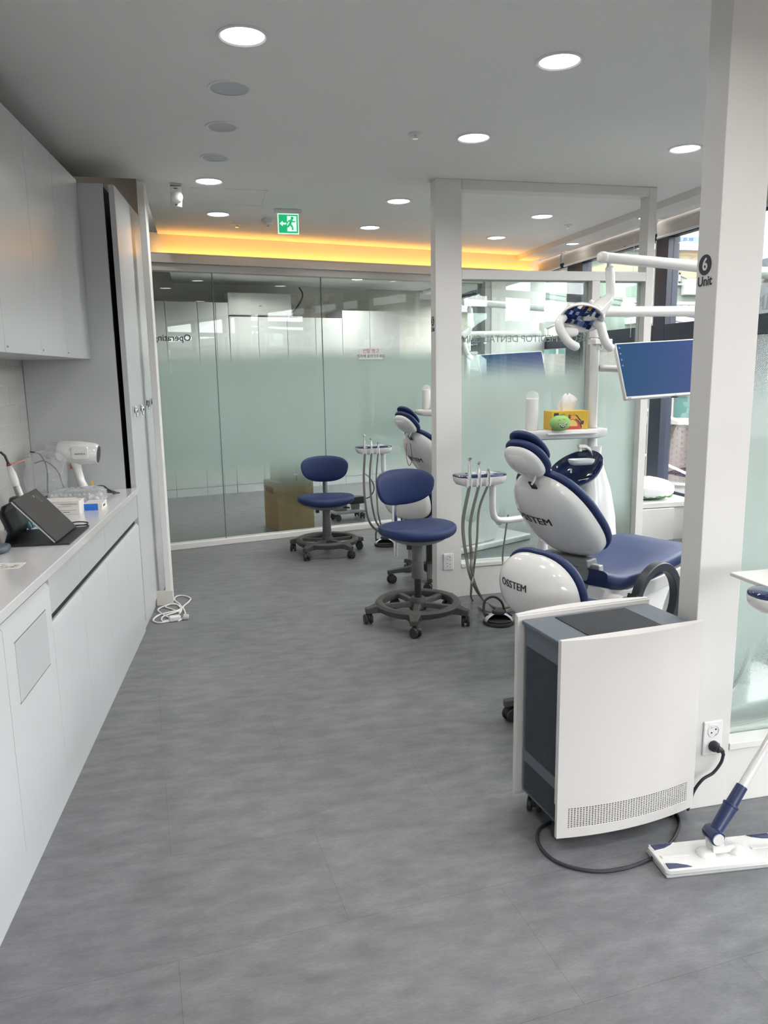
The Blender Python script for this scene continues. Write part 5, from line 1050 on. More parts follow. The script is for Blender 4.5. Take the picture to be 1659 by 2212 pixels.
# ================================================================== DELIVERY TRAY WITH HANDPIECES
def tray(label, o, hoses=True):
    t = thing('instrument_tray', label, 'instrument tray', tuple(o), R(8), 'instrument trays on swing arms')
    L_, D_ = 0.134, 0.080
    def ring(kx, ky, z): return [Vector((L_ * kx * math.copysign(abs(math.cos(a)) ** 0.55, math.cos(a)), D_ * ky * math.copysign(abs(math.sin(a)) ** 0.55, math.sin(a)), z)) for a in [2 * PI * k / 40 for k in range(40)]]
    MB().loft([ring(0.72, 0.72, -0.046), ring(0.88, 0.88, -0.040), ring(0.97, 0.97, -0.022), ring(1.0, 1.0, -0.006), ring(1.0, 1.0, 0.0)]).build('tray_body', PLW, t, smooth=50)
    tp = MB().loft([ring(1.0, 1.0, 0.001), ring(1.005, 1.005, 0.006), ring(0.96, 0.96, 0.010)]).build('tray_top', BLUEG, t, smooth=50)
    MB().box(-0.05, 0.09, -0.02, 0.06, 0.010, 0.012).build('control_panel', LAMG, tp, bevel=0.002)
    for k in range(4): MB().box(-0.035 + k * 0.03, -0.018 + k * 0.03, 0.0, 0.03, 0.012, 0.0135).build('button', PLLG, tp)
    # swing arm
    MB().tube(bez([(0.075, 0.0, -0.045), (0.075, 0.0, -0.12), (0.078, 0.0, -0.19), (0.10, 0.005, -0.232), (0.16, 0.01, -0.245), (0.30, 0.03, -0.245), (0.40, 0.05, -0.245)], 8), 0.0165, 16).build('swing_arm', PLW, t)
    MB().lathe([(0.022, -0.058), (0.018, -0.045)], 20, Matrix.Translation((0.075, 0, 0))).build('arm_collar', PLM, t)
    zb = -o[2]
    MB().lathe([(0.026, -0.27), (0.026, -0.44), (0.022, -0.443), (0.022, -0.47), (0.034, -0.472), (0.034, -0.52)], 22, Matrix.Translation((0.42, 0.06, 0))).build('arm_post', PLW, t)
    MB().box(0.33, 0.52, -0.02, 0.16, zb, -0.52).build('arm_pedestal', mat('grey_pedestal', (0.33, 0.34, 0.34), 0.4), t, bevel=0.015, seg=3)
    for i, (x, tip, hb) in enumerate(((-0.100, 0.100, 0.006), (-0.048, 0.078, 0.004), (0.004, 0.040, 0.0))):
        y = -D_ - 0.004
        hp = [(x - 0.004, y, tip), (x - 0.003, y, tip - 0.015), (x, y, tip * 0.55), (x, y, 0.03), (x, y, 0.0), (x, y, -0.035)]
        MB().tube(hp, [0.0075 if i < 2 else 0.004, 0.006 if i < 2 else 0.006, 0.0065, 0.010, 0.0095, 0.008], 14).build('handpiece', CHROME, t)
        MB().tube([(x - 0.004, y - 0.004, tip - 0.004), (x - 0.004, y - 0.016 + 0.004 * i, tip)], [0.008, 0.007], 12).build('handpiece_head', CHROME, t)
        MB().box(x - 0.014, x + 0.014, -D_ - 0.008, -D_ + 0.012, -0.045, -0.004).build('holder', PLW, t, bevel=0.004)
    if hoses:
        inv = Matrix.Translation(Vector(o)) @ Matrix.Rotation(R(8), 4, 'Z'); iv = inv.inverted()
        for i, (x, pts, r_) in enumerate(hoses):
            P_ = [Vector((x, -D_ - 0.004, -0.034))] + [iv @ p for p in pts]
            MB().tube(bez(P_, 8), r_, 10).build('hose', HOSE, t)
    return t
TO6 = at_v(1036, 1027, 3.62)
V = 3.56
h6 = [(-0.100, [at_v(1000, 1130, V), at_v(1007, 1200, V), at_v(1020, 1255, V + .05), at_z(1040, 1290, 0.02), at_z(1070, 1312, 0.012), at_z(1100, 1310, 0.012), at_z(1150, 1300, 0.012)], 0.0085),
      (-0.048, [at_v(1016, 1130, V), at_v(1018, 1200, V), at_v(1022, 1250, V + .05), at_z(1046, 1298, 0.02), at_z(1080, 1318, 0.012), at_z(1105, 1316, 0.012), at_z(1150, 1306, 0.012)], 0.0075),
      (0.004, [at_v(1035, 1100, V), at_v(1030, 1170, V), at_v(1022, 1240, V), at_v(1018, 1270, V + .05), at_z(1020, 1295, 0.015), at_z(1045, 1318, 0.010), at_z(1080, 1322, 0.010), at_z(1140, 1316, 0.010)], 0.0060)]
TR6 = tray('instrument tray with three chrome handpieces and hanging hoses beside the near chair', TO6, h6)
TO5 = at_v(807, 966, 5.55); V = 5.47
h5 = [(-0.100, [at_v(786, 1030, V), at_v(789, 1085, V), at_v(797, 1125, V + .04), at_v(815, 1146, V + .1), at_v(838, 1152, V + .15)], 0.0085), (-0.048, [at_v(799, 1030, V), at_v(803, 1085, V), at_v(812, 1125, V + .04), at_v(824, 1142, V + .1), at_v(838, 1150, V + .15)], 0.0075), (0.004, [at_v(813, 1030, V), at_v(815, 1085, V), at_v(818, 1115, V), at_v(826, 1140, V + .1), at_v(838, 1149, V + .15)], 0.0060)]
TR5 = tray('instrument tray with hanging hoses seen between the two ring stools', TO5, h5)
# suction hose of the near bay and looped hoses on the floor
p = at_z(1085, 1315)
t = thing('suction_hose', 'thin grey suction hose hanging behind the near chair', 'hose', (p.x, p.y, 0))
MB().tube(bez([at_v(1098, 1112, 3.72), at_v(1092, 1150, 3.72), at_v(1087, 1190, 3.72), at_v(1086, 1212, 3.72), at_v(1092, 1240, 3.75), at_z(1120, 1280, 0.02), at_z(1160, 1296, 0.012)], 6), 0.005, 8).build('tube', HOSE, t, world=True)

# ================================================================== FOOT PEDAL
pc = at_z(1077, 1346)
def pedal(label, loc, rz):
    t = thing('foot_pedal', label, 'foot pedal', loc, rz, 'round foot pedals')
    MB().lathe([(0.090, 0.0), (0.094, 0.006), (0.092, 0.018), (0.080, 0.024), (0.001, 0.026)], 40).build('base', RUB, t)
    def upz(r, a): return 0.026 + 0.040 * (1 - (r / 0.09) ** 2) ** 0.8
    me = MB(); rings = []
    for r in (0.0005, 0.03, 0.055, 0.075, 0.088): rings.append([Vector((r * math.cos(R(-28 + 236 * k / 30)), r * math.sin(R(-28 + 236 * k / 30)), upz(r, 0) if r < 0.088 else 0.022)) for k in range(31)])
    me.loft(rings, closed=False); o = me.build('cover', PLW, t, smooth=60); s = o.modifiers.new('solid', 'SOLIDIFY'); s.thickness = 0.004; s.offset = -1
    MB().lathe([(0.040, 0.0), (0.040, 0.010), (0.034, 0.018), (0.001, 0.020)], 28, Matrix.Translation((0, 0.012, 0.060))).build('knob', RUB, t)
    for a in (R(10), R(172)):
        MB().box(-0.016, 0.016, -0.014, 0.014, -0.006, 0.008, Matrix.Translation((0.070 * math.cos(a), 0.070 * math.sin(a) + 0.012, 0.046)) @ Matrix.Rotation(a - PI / 2, 4, 'Z') @ Matrix.Rotation(R(-35), 4, 'X')).build('switch', BLUEG, t, bevel=0.004)
    MB().prism([(0.086 * math.cos(R(208 + 124 * k / 16)), 0.086 * math.sin(R(208 + 124 * k / 16))) for k in range(17)], 0.024, 0.032).build('tread', RUB, t, bevel=0.004)
    MB().tube(bez([(-0.070, 0.030, 0.022), (-0.082, 0.055, 0.06), (-0.072, 0.085, 0.115), (-0.02, 0.10, 0.135), (0.03, 0.11, 0.10), (0.06, 0.15, 0.02)], 7), 0.0075, 10).build('carry_loop', RUB, t)
    return t
FP6 = pedal('black and white foot pedal on the floor beside the near dental chair', (pc.x, pc.y, 0), R(-14))
pc5 = at_z(832, 1178); FP5 = dup(FP6, (pc5.x, pc5.y, 0), None, 'foot pedal half hidden behind the raised stool in the far bay')

# ================================================================== WINDOW SIDE
CABW = mat('warm_white_lacquer', (0.60, 0.60, 0.58), 0.3, var=0.01)
t = thing('low_cabinet', 'low white cabinet under the window beyond the end post of the partition', 'cabinet', (2.98, 4.86, 0))
MB().box(0.02, 0.50, 0.02, 1.30, 0.0, 0.50).build('body', CABW, t, bevel=0.003)
MB().box(0.0, 0.505, 0.0, 1.32, 0.50, 0.535).build('top', CABW, t, bevel=0.003)
MB().box(0.0, 0.30, -0.02, 0.02, 0.24, 0.495).build('end_panel', CABW, t, bevel=0.003); na, nb = at_v(1424, 1167, 4.84), at_v(1480, 1196, 4.84); MB().box(na.x, nb.x, 4.83, 4.85, nb.z, na.z).build('niche_shade', PLG, t, world=True)  # grey slab, its colour standing for the shade of an open niche
# bag on the cabinet
t = thing('wrapped_bag', 'white plastic wrapped bag with green print lying on the low cabinet', 'bag', (3.21, 5.12, 0.535))
b_ = MB().sq((0, 0, 0.075), (0.17, 0.20, 0.075), 0.75, 0.6, 30, 16); crumple(b_, 0.006, 21); b_.v = [Vector((p.x, p.y, max(0.0, p.z))) for p in b_.v]
b_.build('bag_body', mat('white_poly_bag', (0.78, 0.79, 0.80), 0.22, var=0.03), t, smooth=35)
g = MB()
for k in range(5): g.sq((-0.10 + 0.05 * k, -0.176 + 0.008 * abs(k - 2), 0.05), (0.03, 0.012, 0.035), 0.8, 0.8, 12, 8)
g.build('green_print', mat('leaf_green_print', (0.10, 0.26, 0.08), 0.5, var=0.2), t)['kind'] = 'stuff'
g = MB(); rb = random.Random(31)
for k in range(16):
    x, z = rb.uniform(-0.13, 0.10), rb.uniform(0.075, 0.115); g.tube([(x, -0.170, z), (x + rb.uniform(-0.03, 0.03), -0.165, z + rb.uniform(-0.03, 0.02))], 0.0014, 5)
g.build('black_scribble_print', INK, t)['kind'] = 'stuff'
# roller blinds
BLM = mat('cream_blind_fabric', (0.56, 0.53, 0.49), 0.75, var=0.03, bump=0.2, bscale=400)
for i, (a, b, lab) in enumerate(((7.05, 7.58, 'rolled up cream roller blind above the far window by the warm cove'), (5.60, 7.00, 'rolled up cream roller blind seen above the glass partition transom'), (3.85, 5.45, 'rolled up cream roller blind between partition post and the column marked 6 Unit'), (2.2, 3.7, 'rolled up roller blind hidden behind the column'))):
    t = thing('roller_blind', lab, 'roller blind', (3.445, a, 2.545), 0, 'roller blinds rolled up along the windows')
    MB().cyl((0, 0.015, 0), (0, b - a - 0.015, 0), 0.040, n=24).build('roll', BLM, t)
    MB().box(-0.036, -0.033, 0.02, b - a - 0.02, -0.085, 0.0).build('fabric_edge', BLM, t); MB().cyl((-0.034, 0.02, -0.088), (-0.034, b - a - 0.02, -0.088), 0.009, n=12).build('bottom_bar', PLM, t)
    for y in (0.005, b - a - 0.005): MB().box(-0.03, 0.045, y - 0.006, y + 0.006, -0.045, 0.052).build('bracket', PLM, t, bevel=0.003)
    if i in (1, 2):
        ch = MB()
        for k in range(70): ch.sq((-0.048, 0.13, -0.04 - 0.011 * k), (0.004, 0.004, 0.0045), 1, 1, 6, 4)
        o = ch.build('bead_chain', PLM, t); o['kind'] = 'stuff'
    if i == 1: MB().box(-0.0368, -0.036, 0.28, 0.305, -0.085, -0.072).build('red_label', mat('label_red', (0.55, 0.03, 0.03), 0.5), t)
# notice on the end wall glass
t = thing('paper_notice', 'small white notice with red and black Korean writing on the end wall glass', 'notice', tuple(bck(1.97, 0.040, 1.66)), BA)
MB().box(-0.125, 0.125, 0.0, 0.0012, -0.045, 0.055).build('sheet', mat('notice_paper', (0.55, 0.58, 0.57), 0.6), t, smooth=0)
textmesh('red_writing', '신발 벗고', 0.044, frame((-0.0, -0.0006, 0.030), (1, 0, 0), (0, 0, 1)), mat('notice_red', (0.42, 0.02, 0.05), 0.5), t, 0.0002, world=False)
textmesh('black_writing', '의자에 올라가주세요', 0.034, frame((0.0, -0.0006, -0.016), (1, 0, 0), (0, 0, 1)), INK, t, 0.0002, world=False)

# ================================================================== END ROOM BEHIND THE GLASS
def bthing(name, label, cat, s, n, z=0.0, group=None): return thing(name, label, cat, tuple(bck(s, n, z)), BA, group)
NF = 2.94
es = [(0.05, 0.62, 2.365), (0.62, 1.005, 2.365), (1.005, 1.224, 2.365), (1.224, 1.385, 2.365), (1.39, 1.756, 2.20), (1.756, 2.14, 2.20), (2.14, 2.524, 2.20), (2.524, 2.90, 2.20), (2.90, 3.30, 2.30), (3.30, 3.75, 2.30)]
en = ['tall glossy cupboard at the far left of the end room', 'tall glossy cupboard in the end room behind the word Operating', 'narrow tall glossy cupboard in the end room, left of the slim one', 'slim tall cupboard left of the air conditioner', 'white cupboard under the left half of the air conditioner', 'white cupboard under the right half of the air conditioner', 'white cupboard in the end room right of the air conditioner', 'white cupboard in the end room behind the pane joint', 'pale cupboard at the right of the end room', 'pale cupboard at the far right of the end room']
for (a, b, h), lab in zip(es, en):
    t = bthing('end_room_cupboard', lab, 'cupboard', a, NF, 0, 'white cupboards of the end room')
    MB().box(0.0015, b - a - 0.0015, 0.021, 0.58, 0.0, h - 0.002).build('body', LAM, t, smooth=0); MB().box(0.002, b - a - 0.002, 0.004, 0.021, 0.0, 0.10).build('plinth', LAM, t, smooth=0)
    MB().box(0.003, b - a - 0.003, 0.0, 0.020, 0.105, 0.86).build('lower_door', LAMG, t, bevel=0.0015); MB().box(0.003, b - a - 0.003, 0.0, 0.020, 0.865, h).build('upper_door', LAMG, t, bevel=0.0015)
# air conditioner
t = bthing('air_conditioner', 'white wall mounted air conditioner above the cupboards behind the glass', 'air conditioner', 1.41, NF + 0.10, 2.225)
MB().prism([(0.0, 0.02), (0.015, 0.0), (0.20, 0.0), (0.20, 0.275), (0.0, 0.275), (-0.012, 0.13)], 0.0, 0.825, 'x').build('casing', PLM, t, bevel=0.008)
MB().box(0.05, 0.775, -0.004, 0.03, 0.006, 0.048).build('louvre', LAMG, t, bevel=0.004); MB().box(0.395, 0.43, -0.014, -0.008, 0.112, 0.122).build('logo', PLG, t)
MB().tube(bez([(0.83, 0.08, 0.03), (0.90, 0.05, 0.09), (0.99, 0.05, 0.22), (1.005, 0.06, 0.30), (0.97, 0.08, 0.37)], 8), 0.010, 8).build('pipe', RUB, t); MB().sq((0.88, 0.06, 0.0), (0.06, 0.04, 0.022), 0.7, 0.7, 16, 8).build('pipe_joint', RUB, t)
# cardboard boxes
CB = mat('brown_cardboard', (0.40, 0.285, 0.15), 0.75, var=0.07, vscale=5, bump=0.15)
A_, B_, C_ = at_z(604, 1150), at_z(682, 1140.4), at_z(578, 1144)
ang = math.atan2(B_.y - A_.y, B_.x - A_.x); w = (B_ - A_).length; dd = max(0.34, abs((C_ - A_).dot(Vector((-math.sin(ang), math.cos(ang), 0)))))
dd = 0.36
off = Vector((-math.sin(ang), math.cos(ang), 0)) * 0.02
t = thing('cardboard_box', 'large brown cardboard box standing behind the glass, under a second box', 'box', tuple(A_ + off), ang, 'cardboard boxes stacked behind the glass')
Msk = Matrix.Identity(4); Msk[0][1] = -0.42      # the left side leans away a little
lb = MB().box(0, w, 0, dd, 0, 0.475).build('carton', CB, t, bevel=0.006)
MB().box(0, w, dd * 0.46, dd * 0.54, 0.4752, 0.476).build('tape', mat('tan_tape', (0.33, 0.23, 0.11), 0.3), t); MB().box(-0.001, 0, 0.10, dd - 0.04, 0.36, 0.42).build('red_print', mat('red_stamp', (0.22, 0.05, 0.03), 0.7), t)
textmesh('mark', 'CE', 0.035, frame((w - 0.05, -0.0006, 0.43), (1, 0, 0), (0, 0, 1)), mat('dark_stamp', (0.07, 0.04, 0.02), 0.7), t, 0.0002, world=False)
p = MW[t.name] @ Vector((0.04, 0.02, 0.477)); t = thing('cardboard_box', 'smaller brown cardboard box lying on the large one behind the glass', 'box', tuple(p), ang - R(4), 'cardboard boxes stacked behind the glass')
MB().box(0, w - 0.06, 0, dd - 0.04, 0, 0.33).build('carton', CB, t, bevel=0.006); MB().box(w * 0.42, w * 0.46, -0.0008, 0, 0, 0.33).build('seam', MATS['dark_stamp'], t); MB().box(w * 0.38, w * 0.48, -0.0014, 0, 0.055, 0.075).build('label', CARD, t)
# small equipment trolley behind the far stool
p = at_z(762, 1128); t = thing('equipment_trolley', 'low black equipment trolley with wheels behind the far stool', 'trolley', (p.x, p.y + 0.20, 0), BA)
MB().box(-0.20, 0.16, -0.10, 0.10, 0.07, 0.10).build('deck', PLLG, t, bevel=0.01); MB().box(-0.02, 0.15, -0.08, 0.04, 0.16, 0.235).build('black_case', BLKP, t, bevel=0.012); MB().box(-0.17, -0.04, -0.06, 0.06, 0.10, 0.19).build('grey_case', PLG, t, bevel=0.01); MB().box(0.03, 0.10, -0.05, 0.02, 0.10, 0.16).build('bracket', PLG, t)
for x in (-0.16, 0.12):
    for y in (-0.07, 0.07): caster(t, (x, y, 0.072), 0.3 + x * 5, 0.03)
MB().tube(bez([(0.15, -0.03, 0.20), (0.22, -0.05, 0.22), (0.27, -0.05, 0.30), (0.24, -0.04, 0.40), (0.17, -0.03, 0.47)], 7), 0.006, 8).build('cable', RUB, t)
# added cart, standing in for a base mirrored in the right hand partition glass
p = at_z(1640, 1552); t = thing('cart_stand_in', 'added low white wheeled cart standing in for a reflection in the right partition glass', 'cart', (1.98, 2.56, 0), R(10))
MB().box(-0.14, 0.40, -0.16, 0.16, 0.115, 0.205).build('cover', PLW, t, bevel=0.015, seg=3); MB().box(-0.145, 0.405, -0.165, 0.165, 0.095, 0.118).build('skirt', PLM, t, bevel=0.006)
for x in (-0.09, 0.34):
    for y in (-0.11, 0.11): caster(t, (x, y, 0.098), 0.8, 0.034)
MB().lathe([(0.035, 0.205), (0.030, 0.23), (0.028, 0.62)], 20, Matrix.Translation((0.15, 0.02, 0))).build('post', PLM, t)
MB().tube(bez([(-0.10, -0.10, 0.22), (-0.03, -0.12, 0.30), (0.02, -0.12, 0.45), (0.0, -0.10, 0.60), (0.05, -0.06, 0.66)], 7), 0.007, 8).build('hose', HOSE, t); MB().box(0.0, 0.32, -0.14, 0.16, 0.62, 0.66).build('cart_top', PLM, t, bevel=0.01)
# tray of the bay on the viewer's side, at the right edge
t = thing('bracket_tray', 'white square tray with a navy topped console at the right edge', 'instrument tray', (1.83, 1.96, 0))
q0 = at_v(1596, 1243, 1.86)
MB().box(q0.x, q0.x + 0.34, 1.72, 1.90, q0.z - 0.012, q0.z).box(q0.x, q0.x + 0.34, 1.72, 1.726, q0.z, q0.z + 0.006).build('tray', PLM, t, world=True, bevel=0.003)
cq = at_v(1668, 1278, 1.72)
MB().sq((cq.x, 1.72, cq.z - 0.014), (0.062, 0.06, 0.044), 0.8, 0.9, 28, 12, None, lambda p: Vector((p.x, p.y, min(p.z, 0.15)))).build('console_bowl', PLW, t, world=True)
MB().sq((cq.x, 1.72, cq.z - 0.006), (0.062, 0.06, 0.014), 0.7, 0.9, 28, 12).build('console_top', BLUEG, t, world=True)
MB().tube([(cq.x + 0.06, 1.76, cq.z - 0.03), (cq.x + 0.20, 1.80, cq.z - 0.04), (cq.x + 0.22, 1.80, 0.0)], 0.018, 14).build('support_arm', PLM, t, world=True)

# ================================================================== OUTSIDE
def omat(n, c, r=0.8, var=0.06, sc=1.5): return mat(n, tuple(0.62 * x for x in c), r, var=var, vscale=sc)
PALEG = omat('pale_green_render', (0.20, 0.25, 0.20)); CRM = omat('cream_render', (0.26, 0.245, 0.18)); PINK = omat('pale_pink_render', (0.30, 0.25, 0.225)); TEAL = mat('teal_glass', (0.03, 0.085, 0.08), 0.15, var=0.1); SNOW = omat('snow', (0.42, 0.43, 0.45)); GRT = omat('light_grey_render', (0.22, 0.22, 0.215)); MINT = omat('mint_panel', (0.15, 0.25, 0.22))
struct(MB().box(-20, 80, -60, 120, -8.2, -8.0).build('ground', omat('pale_street', (0.20, 0.20, 0.20)), smooth=0))
# brick house across the alley: wall running obliquely
pw = at_v(1445, 960, 17.0); dv = Vector((-0.527, 0.85, 0)).normalized(); an = math.atan2(dv.y, dv.x)
hb = thing('brick_house', 'red brick house with white framed windows outside the near window', 'house', (pw.x, pw.y, -8.0), an)
zo = 8.0
MB().box(-4.0, 6.0, -3.0, -0.05, 0, zo + 1.9).build('wall', omat('pale_mortar', (0.125, 0.09, 0.082)), hb, smooth=0)
def loc_z(px, py): d = ray(px, py); k = (Vector((pw.x, pw.y, 0)) - EYE).dot(Vector((-dv.y, dv.x, 0))) / d.dot(Vector((-dv.y, dv.x, 0))); P = EYE + d * k; return (P - pw).dot(dv), P.z + 8.0
x0, zt = loc_z(1480, 912); x1, zb = loc_z(1408, 1042); xa, xb = min(x0, x1) - 0.15, max(x0, x1) + 0.15
bw, bh = 0.225, 0.072; cols = [omat('brick_red', (0.072, 0.017, 0.012)), omat('brick_dark', (0.046, 0.014, 0.011)), omat('brick_plum', (0.060, 0.019, 0.016)), omat('brick_orange', (0.085, 0.023, 0.013))]
src = []
for m_ in cols:
    o = MB().box(0, bw - 0.022, -0.06, 0.0, 0, bh - 0.018).build('brick', m_, hb, smooth=0); src.append(o)
rbk = random.Random(77); used = [False] * 4; r_ = 0; z = zb
while z < zt + 0.02:
    x = xa - (bw / 2 if r_ % 2 else 0)
    while x < xb:
        k = rbk.choice((0, 0, 1, 2, 2, 3)); o = src[k]
        if used[k]: o = src[k].copy(); COL.objects.link(o)
        used[k] = True; o.location = (x, 0.002 * rbk.random(), z); x += bw
    z += bh; r_ += 1
fr = mat('window_white', (0.20, 0.195, 0.185), 0.5)
def bwin(parent, xc, zc, w, h, y=0.0, n=2, glass=None):
    f = MB().box(xc - w / 2, xc + w / 2, y - 0.08, y + 0.03, zc - h / 2, zc - h / 2 + 0.07).box(xc - w / 2, xc + w / 2, y - 0.08, y + 0.03, zc + h / 2 - 0.07, zc + h / 2)
    for k in range(n + 1): f.box(xc - w / 2 + (w - 0.07) * k / n, xc - w / 2 + 0.07 + (w - 0.07) * k / n, y - 0.08, y + 0.03, zc - h / 2, zc + h / 2)
    o = f.build('window', fr, parent, smooth=0)
    for k in range(n): MB().box(xc - w / 2 + (w - 0.07) * k / n + 0.07, xc - w / 2 + (w - 0.07) * (k + 1) / n, y - 0.03, y - 0.02, zc - h / 2 + 0.07, zc + h / 2 - 0.07).build('pane', glass or mat('dark_window_pane', (0.045, 0.065, 0.062), 0.2, var=0.15), o, smooth=0)
xm, zm = loc_z(1452, 886); bwin(hb, xm, zm + 0.05, 2.3, 0.72, glass=TEAL)
xs_, zs_ = loc_z(1445, 908); MB().box(xm - 1.3, xm + 1.3, -0.05, 0.10, zs_ - 0.09, zs_ + 0.07).build('window_sill', omat('cream_sill', (0.30, 0.27, 0.24)), hb, smooth=0)
xm, zm = loc_z(1445, 1066); bwin(hb, xm, zm - 0.12, 1.9, 0.85)
MB().box(-2.5, 2.5, -0.049, 0.0, 0, zb - 0.08).build('base_render', omat('mortar_low', (0.16, 0.14, 0.13)), hb, smooth=0)
# pale green house across the alley
hg = thing('green_house', 'pale green rendered house with snowy roof edge outside the window', 'house', (19.0, 24.0, -8.0), 0)
def gl(px, py): P = at_v(px, py, 24.0); return P.x - 19.0, P.z + 8.0
zt_ = gl(1450, 543)[1]
MB().box(-5.0, 6.0, 0, 9.0, 0, zt_).build('wall', PALEG, hg, smooth=0)
MB().prism([(-5.3, zt_), (6.3, zt_), (6.3, zt_ + 0.55), (-5.3, zt_ + 0.12)], -0.35, 9.0, 'y').build('snow_roof', SNOW, hg, smooth=0)
x_, z_ = gl(1452, 562); x2_, z2_ = gl(1540, 600); MB().prism([(x_, z_ - 0.4), (x2_, z2_ - 0.4), (x2_, z_ + 0.2), (x_ + 0.8, z_ + 0.1)], -0.03, 0.0, 'y').build('cream_patch', CRM, hg, smooth=0)
xw, zw = gl(1457, 601); bwin(hg, xw, zw, 0.34, 0.36, -0.0, 2, TEAL); MB().box(xw - 0.25, xw + 0.25, -0.14, 0, zw - 0.24, zw - 0.18).build('window_sill', SNOW, hg, smooth=0)
xr, zr = gl(1470, 660); MB().box(-5.0, 6.0, -0.62, -0.50, zr - 0.02, zr + 0.07).build('rail', SNOW, hg, smooth=0)
for k in range(34): MB().box(-4.9 + k * 0.32, -4.86 + k * 0.32, -0.58, -0.54, zr - 0.42, zr - 0.02).build('baluster', MATS.get('rail_grey') or omat('rail_grey', (0.16, 0.15, 0.14)), hg, smooth=0)
MB().box(-5.0, 6.0, -0.66, 0, zr - 0.62, zr - 0.42).build('balcony_slab', SNOW, hg, smooth=0)
xa_, za_ = gl(1494, 622); MB().box(xa_ - 0.42, xa_ + 0.42, -0.35, 0, za_ - 0.26, za_ + 0.26).build('outdoor_unit', mat('outdoor_unit_white', (0.30, 0.30, 0.30), 0.5), hg, bevel=0.04)
# house with the shop sign, facing the window
hs_ = thing('sign_house', 'pinkish house with a teal sign board in Korean, far outside', 'house', (22.0, 36.0, -8.0), 0)
MB().box(-4, 14, 0, 8, 0, 24).build('wall', PINK, hs_, smooth=0)
s0, s1 = at_v(1430, 523, 35.9), at_v(1620, 523, 35.9); zc = (s0.z + 8.0); w = s1.x - s0.x
sg = MB().box(s0.x - 22.0, s0.x - 22.0 + w, -0.15, 0.0, zc - 0.28, zc + 0.26).build('sign_board', MINT, hs_, smooth=0)
SB = mat('sign_blue', (0.03, 0.06, 0.22), 0.5); SR = mat('sign_red', (0.30, 0.04, 0.05), 0.5)
def sgt(body, px, dz, size, m): P = at_v(px, 523, 35.8); textmesh('sign_writing', body, size, frame((P.x - 22.0, -0.17, zc + dz), (1, 0, 0), (0, 0, 1)), m, sg, 0.005, world=False, bold=0.012)
sgt('다', 1450, 0.125, 0.27, SB); sgt('인', 1450, -0.11, 0.26, SB); sgt('직', 1468, 0.10, 0.27, SB); sgt('업', 1481, 0.10, 0.27, SB); sgt('전', 1494, 0.10, 0.27, SB); sgt('TEL 866-2', 1484, -0.15, 0.15, SR)
# houses seen through the partition opening
hc = thing('cream_house', 'cream and mint house with snowy eaves beyond the far window', 'house', (8.8, 25.2, -8.0), R(-4))
MB().box(-7, 4.2, 0, 8, 0, 11.4).build('wall', CRM, hc, smooth=0); MB().box(-7.3, 4.5, -0.4, 8, 11.4, 11.65).build('snow_roof', SNOW, hc, smooth=0)
MB().box(1.0, 2.4, -0.10, 0, 4, 11.2).build('mint_column', MINT, hc, smooth=0); MB().box(-4.2, -2.6, -0.10, 0, 4, 11.2).build('mint_column', MINT, hc, smooth=0)
for x, z_ in ((-5.2, 9.6), (-1.2, 9.8), (3.2, 9.8), (-1.2, 7.4), (3.2, 7.4)): bwin(hc, x, z_, 1.3, 1.1, 0.0, 2, TEAL)
MB().box(-6.5, 4, -0.8, 0, 8.35, 8.5).build('ledge', SNOW, hc, smooth=0)
hd2 = thing('grey_house', 'tall pinkish grey house behind the cream house', 'house', (9.0, 40.0, -8.0), R(-6)); MB().box(-14, 7, 0, 8, 0, 22).build('wall', PINK, hd2, smooth=0)
for k in range(5): bwin(hd2, -11 + k * 4, 14.5, 2.2, 1.6, 0.0, 2, TEAL); bwin(hd2, -11 + k * 4, 18.2, 2.2, 1.6, 0.0, 2, TEAL)
hlow = thing('snowy_shed', 'low shed roofs covered in snow below the windows outside', 'shed', (5.9, 15.0, -8.0), R(-5))
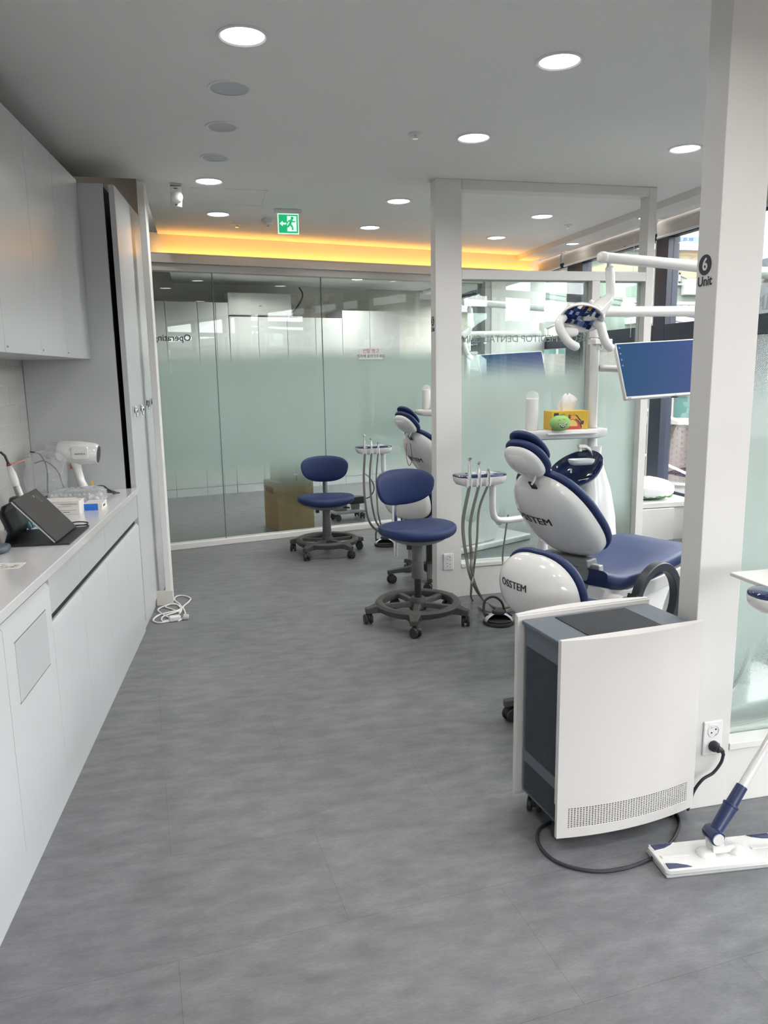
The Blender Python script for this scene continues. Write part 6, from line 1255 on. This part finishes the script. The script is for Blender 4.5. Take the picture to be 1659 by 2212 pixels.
MB().box(-2.5, 2.0, 0, 5, 0, 8.1).build('wall', GRT, hlow, smooth=0); MB().prism([(-0.4, 8.1), (5.2, 8.1), (5.2, 8.35), (2.4, 9.0), (-0.4, 8.35)], -2.8, 2.3, 'x').build('snow_roof', SNOW, hlow, smooth=0)
t = thing('overhead_wires', 'thin overhead wires crossing in front of the houses outside', 'wire', (6.0, 10.0, -8.0))
for (a, b) in (((1405, 888), (1485, 915)), ((1405, 988), (1485, 1024))):
    P0, P1 = at_v(a[0], a[1], 11.0), at_v(b[0], b[1], 9.5); e = (P1 - P0); MB().tube([P0 - e * 3, P0, P1, P1 + e * 3], 0.020, 6).build('wire', mat('pale_wire', (0.40, 0.40, 0.40), 0.5), t, world=True)
for (a, b) in (((1165, 618), (1290, 640)), ((1165, 632), (1290, 652)), ((1165, 642), (1290, 664))):
    P0, P1 = at_v(a[0], a[1], 13.0), at_v(b[0], b[1], 12.0); e = (P1 - P0); MB().tube([P0 - e * 3, P1 + e * 4], 0.012, 6).build('wire', RUB, t, world=True)

# unseen rows of houses, added to keep bright sky out of the glass reflections
def row(label, loc, rz, L, H, m, nwin):
    t = thing('added_row_house', label, 'house', loc, rz, 'added row houses along the alley'); MB().box(0, L, 0, 7, 0, H).build('wall', m, t, smooth=0); MB().box(-0.2, L + 0.2, -0.3, 7, H, H + 0.3).build('snow_roof', SNOW, t, smooth=0)
    for k in range(nwin):
        for z_ in (8.6, 11.4):
            if z_ < H - 1: bwin(t, L * (k + 0.5) / nwin, z_, 1.6, 1.3, 0.0, 2, TEAL)
    return t
row('added pale green row house along the alley, nearest the brick house', (13.5, 11.5, -8), R(-90), 11.0, 11.2, PALEG, 3)
row('added brick coloured row house along the alley beside the near bays', (13.0, 0.0, -8), R(-90), 12.0, 11.6, omat('russet_render', (0.17, 0.10, 0.085)), 3)
row('added cream row house along the alley behind the viewpoint', (13.0, -12.5, -8), R(-90), 12.0, 10.8, CRM, 3)
row('added pinkish row house behind the added rear window', (8.0, -15.0, -8), R(180), 14.0, 10.8, PINK, 4)
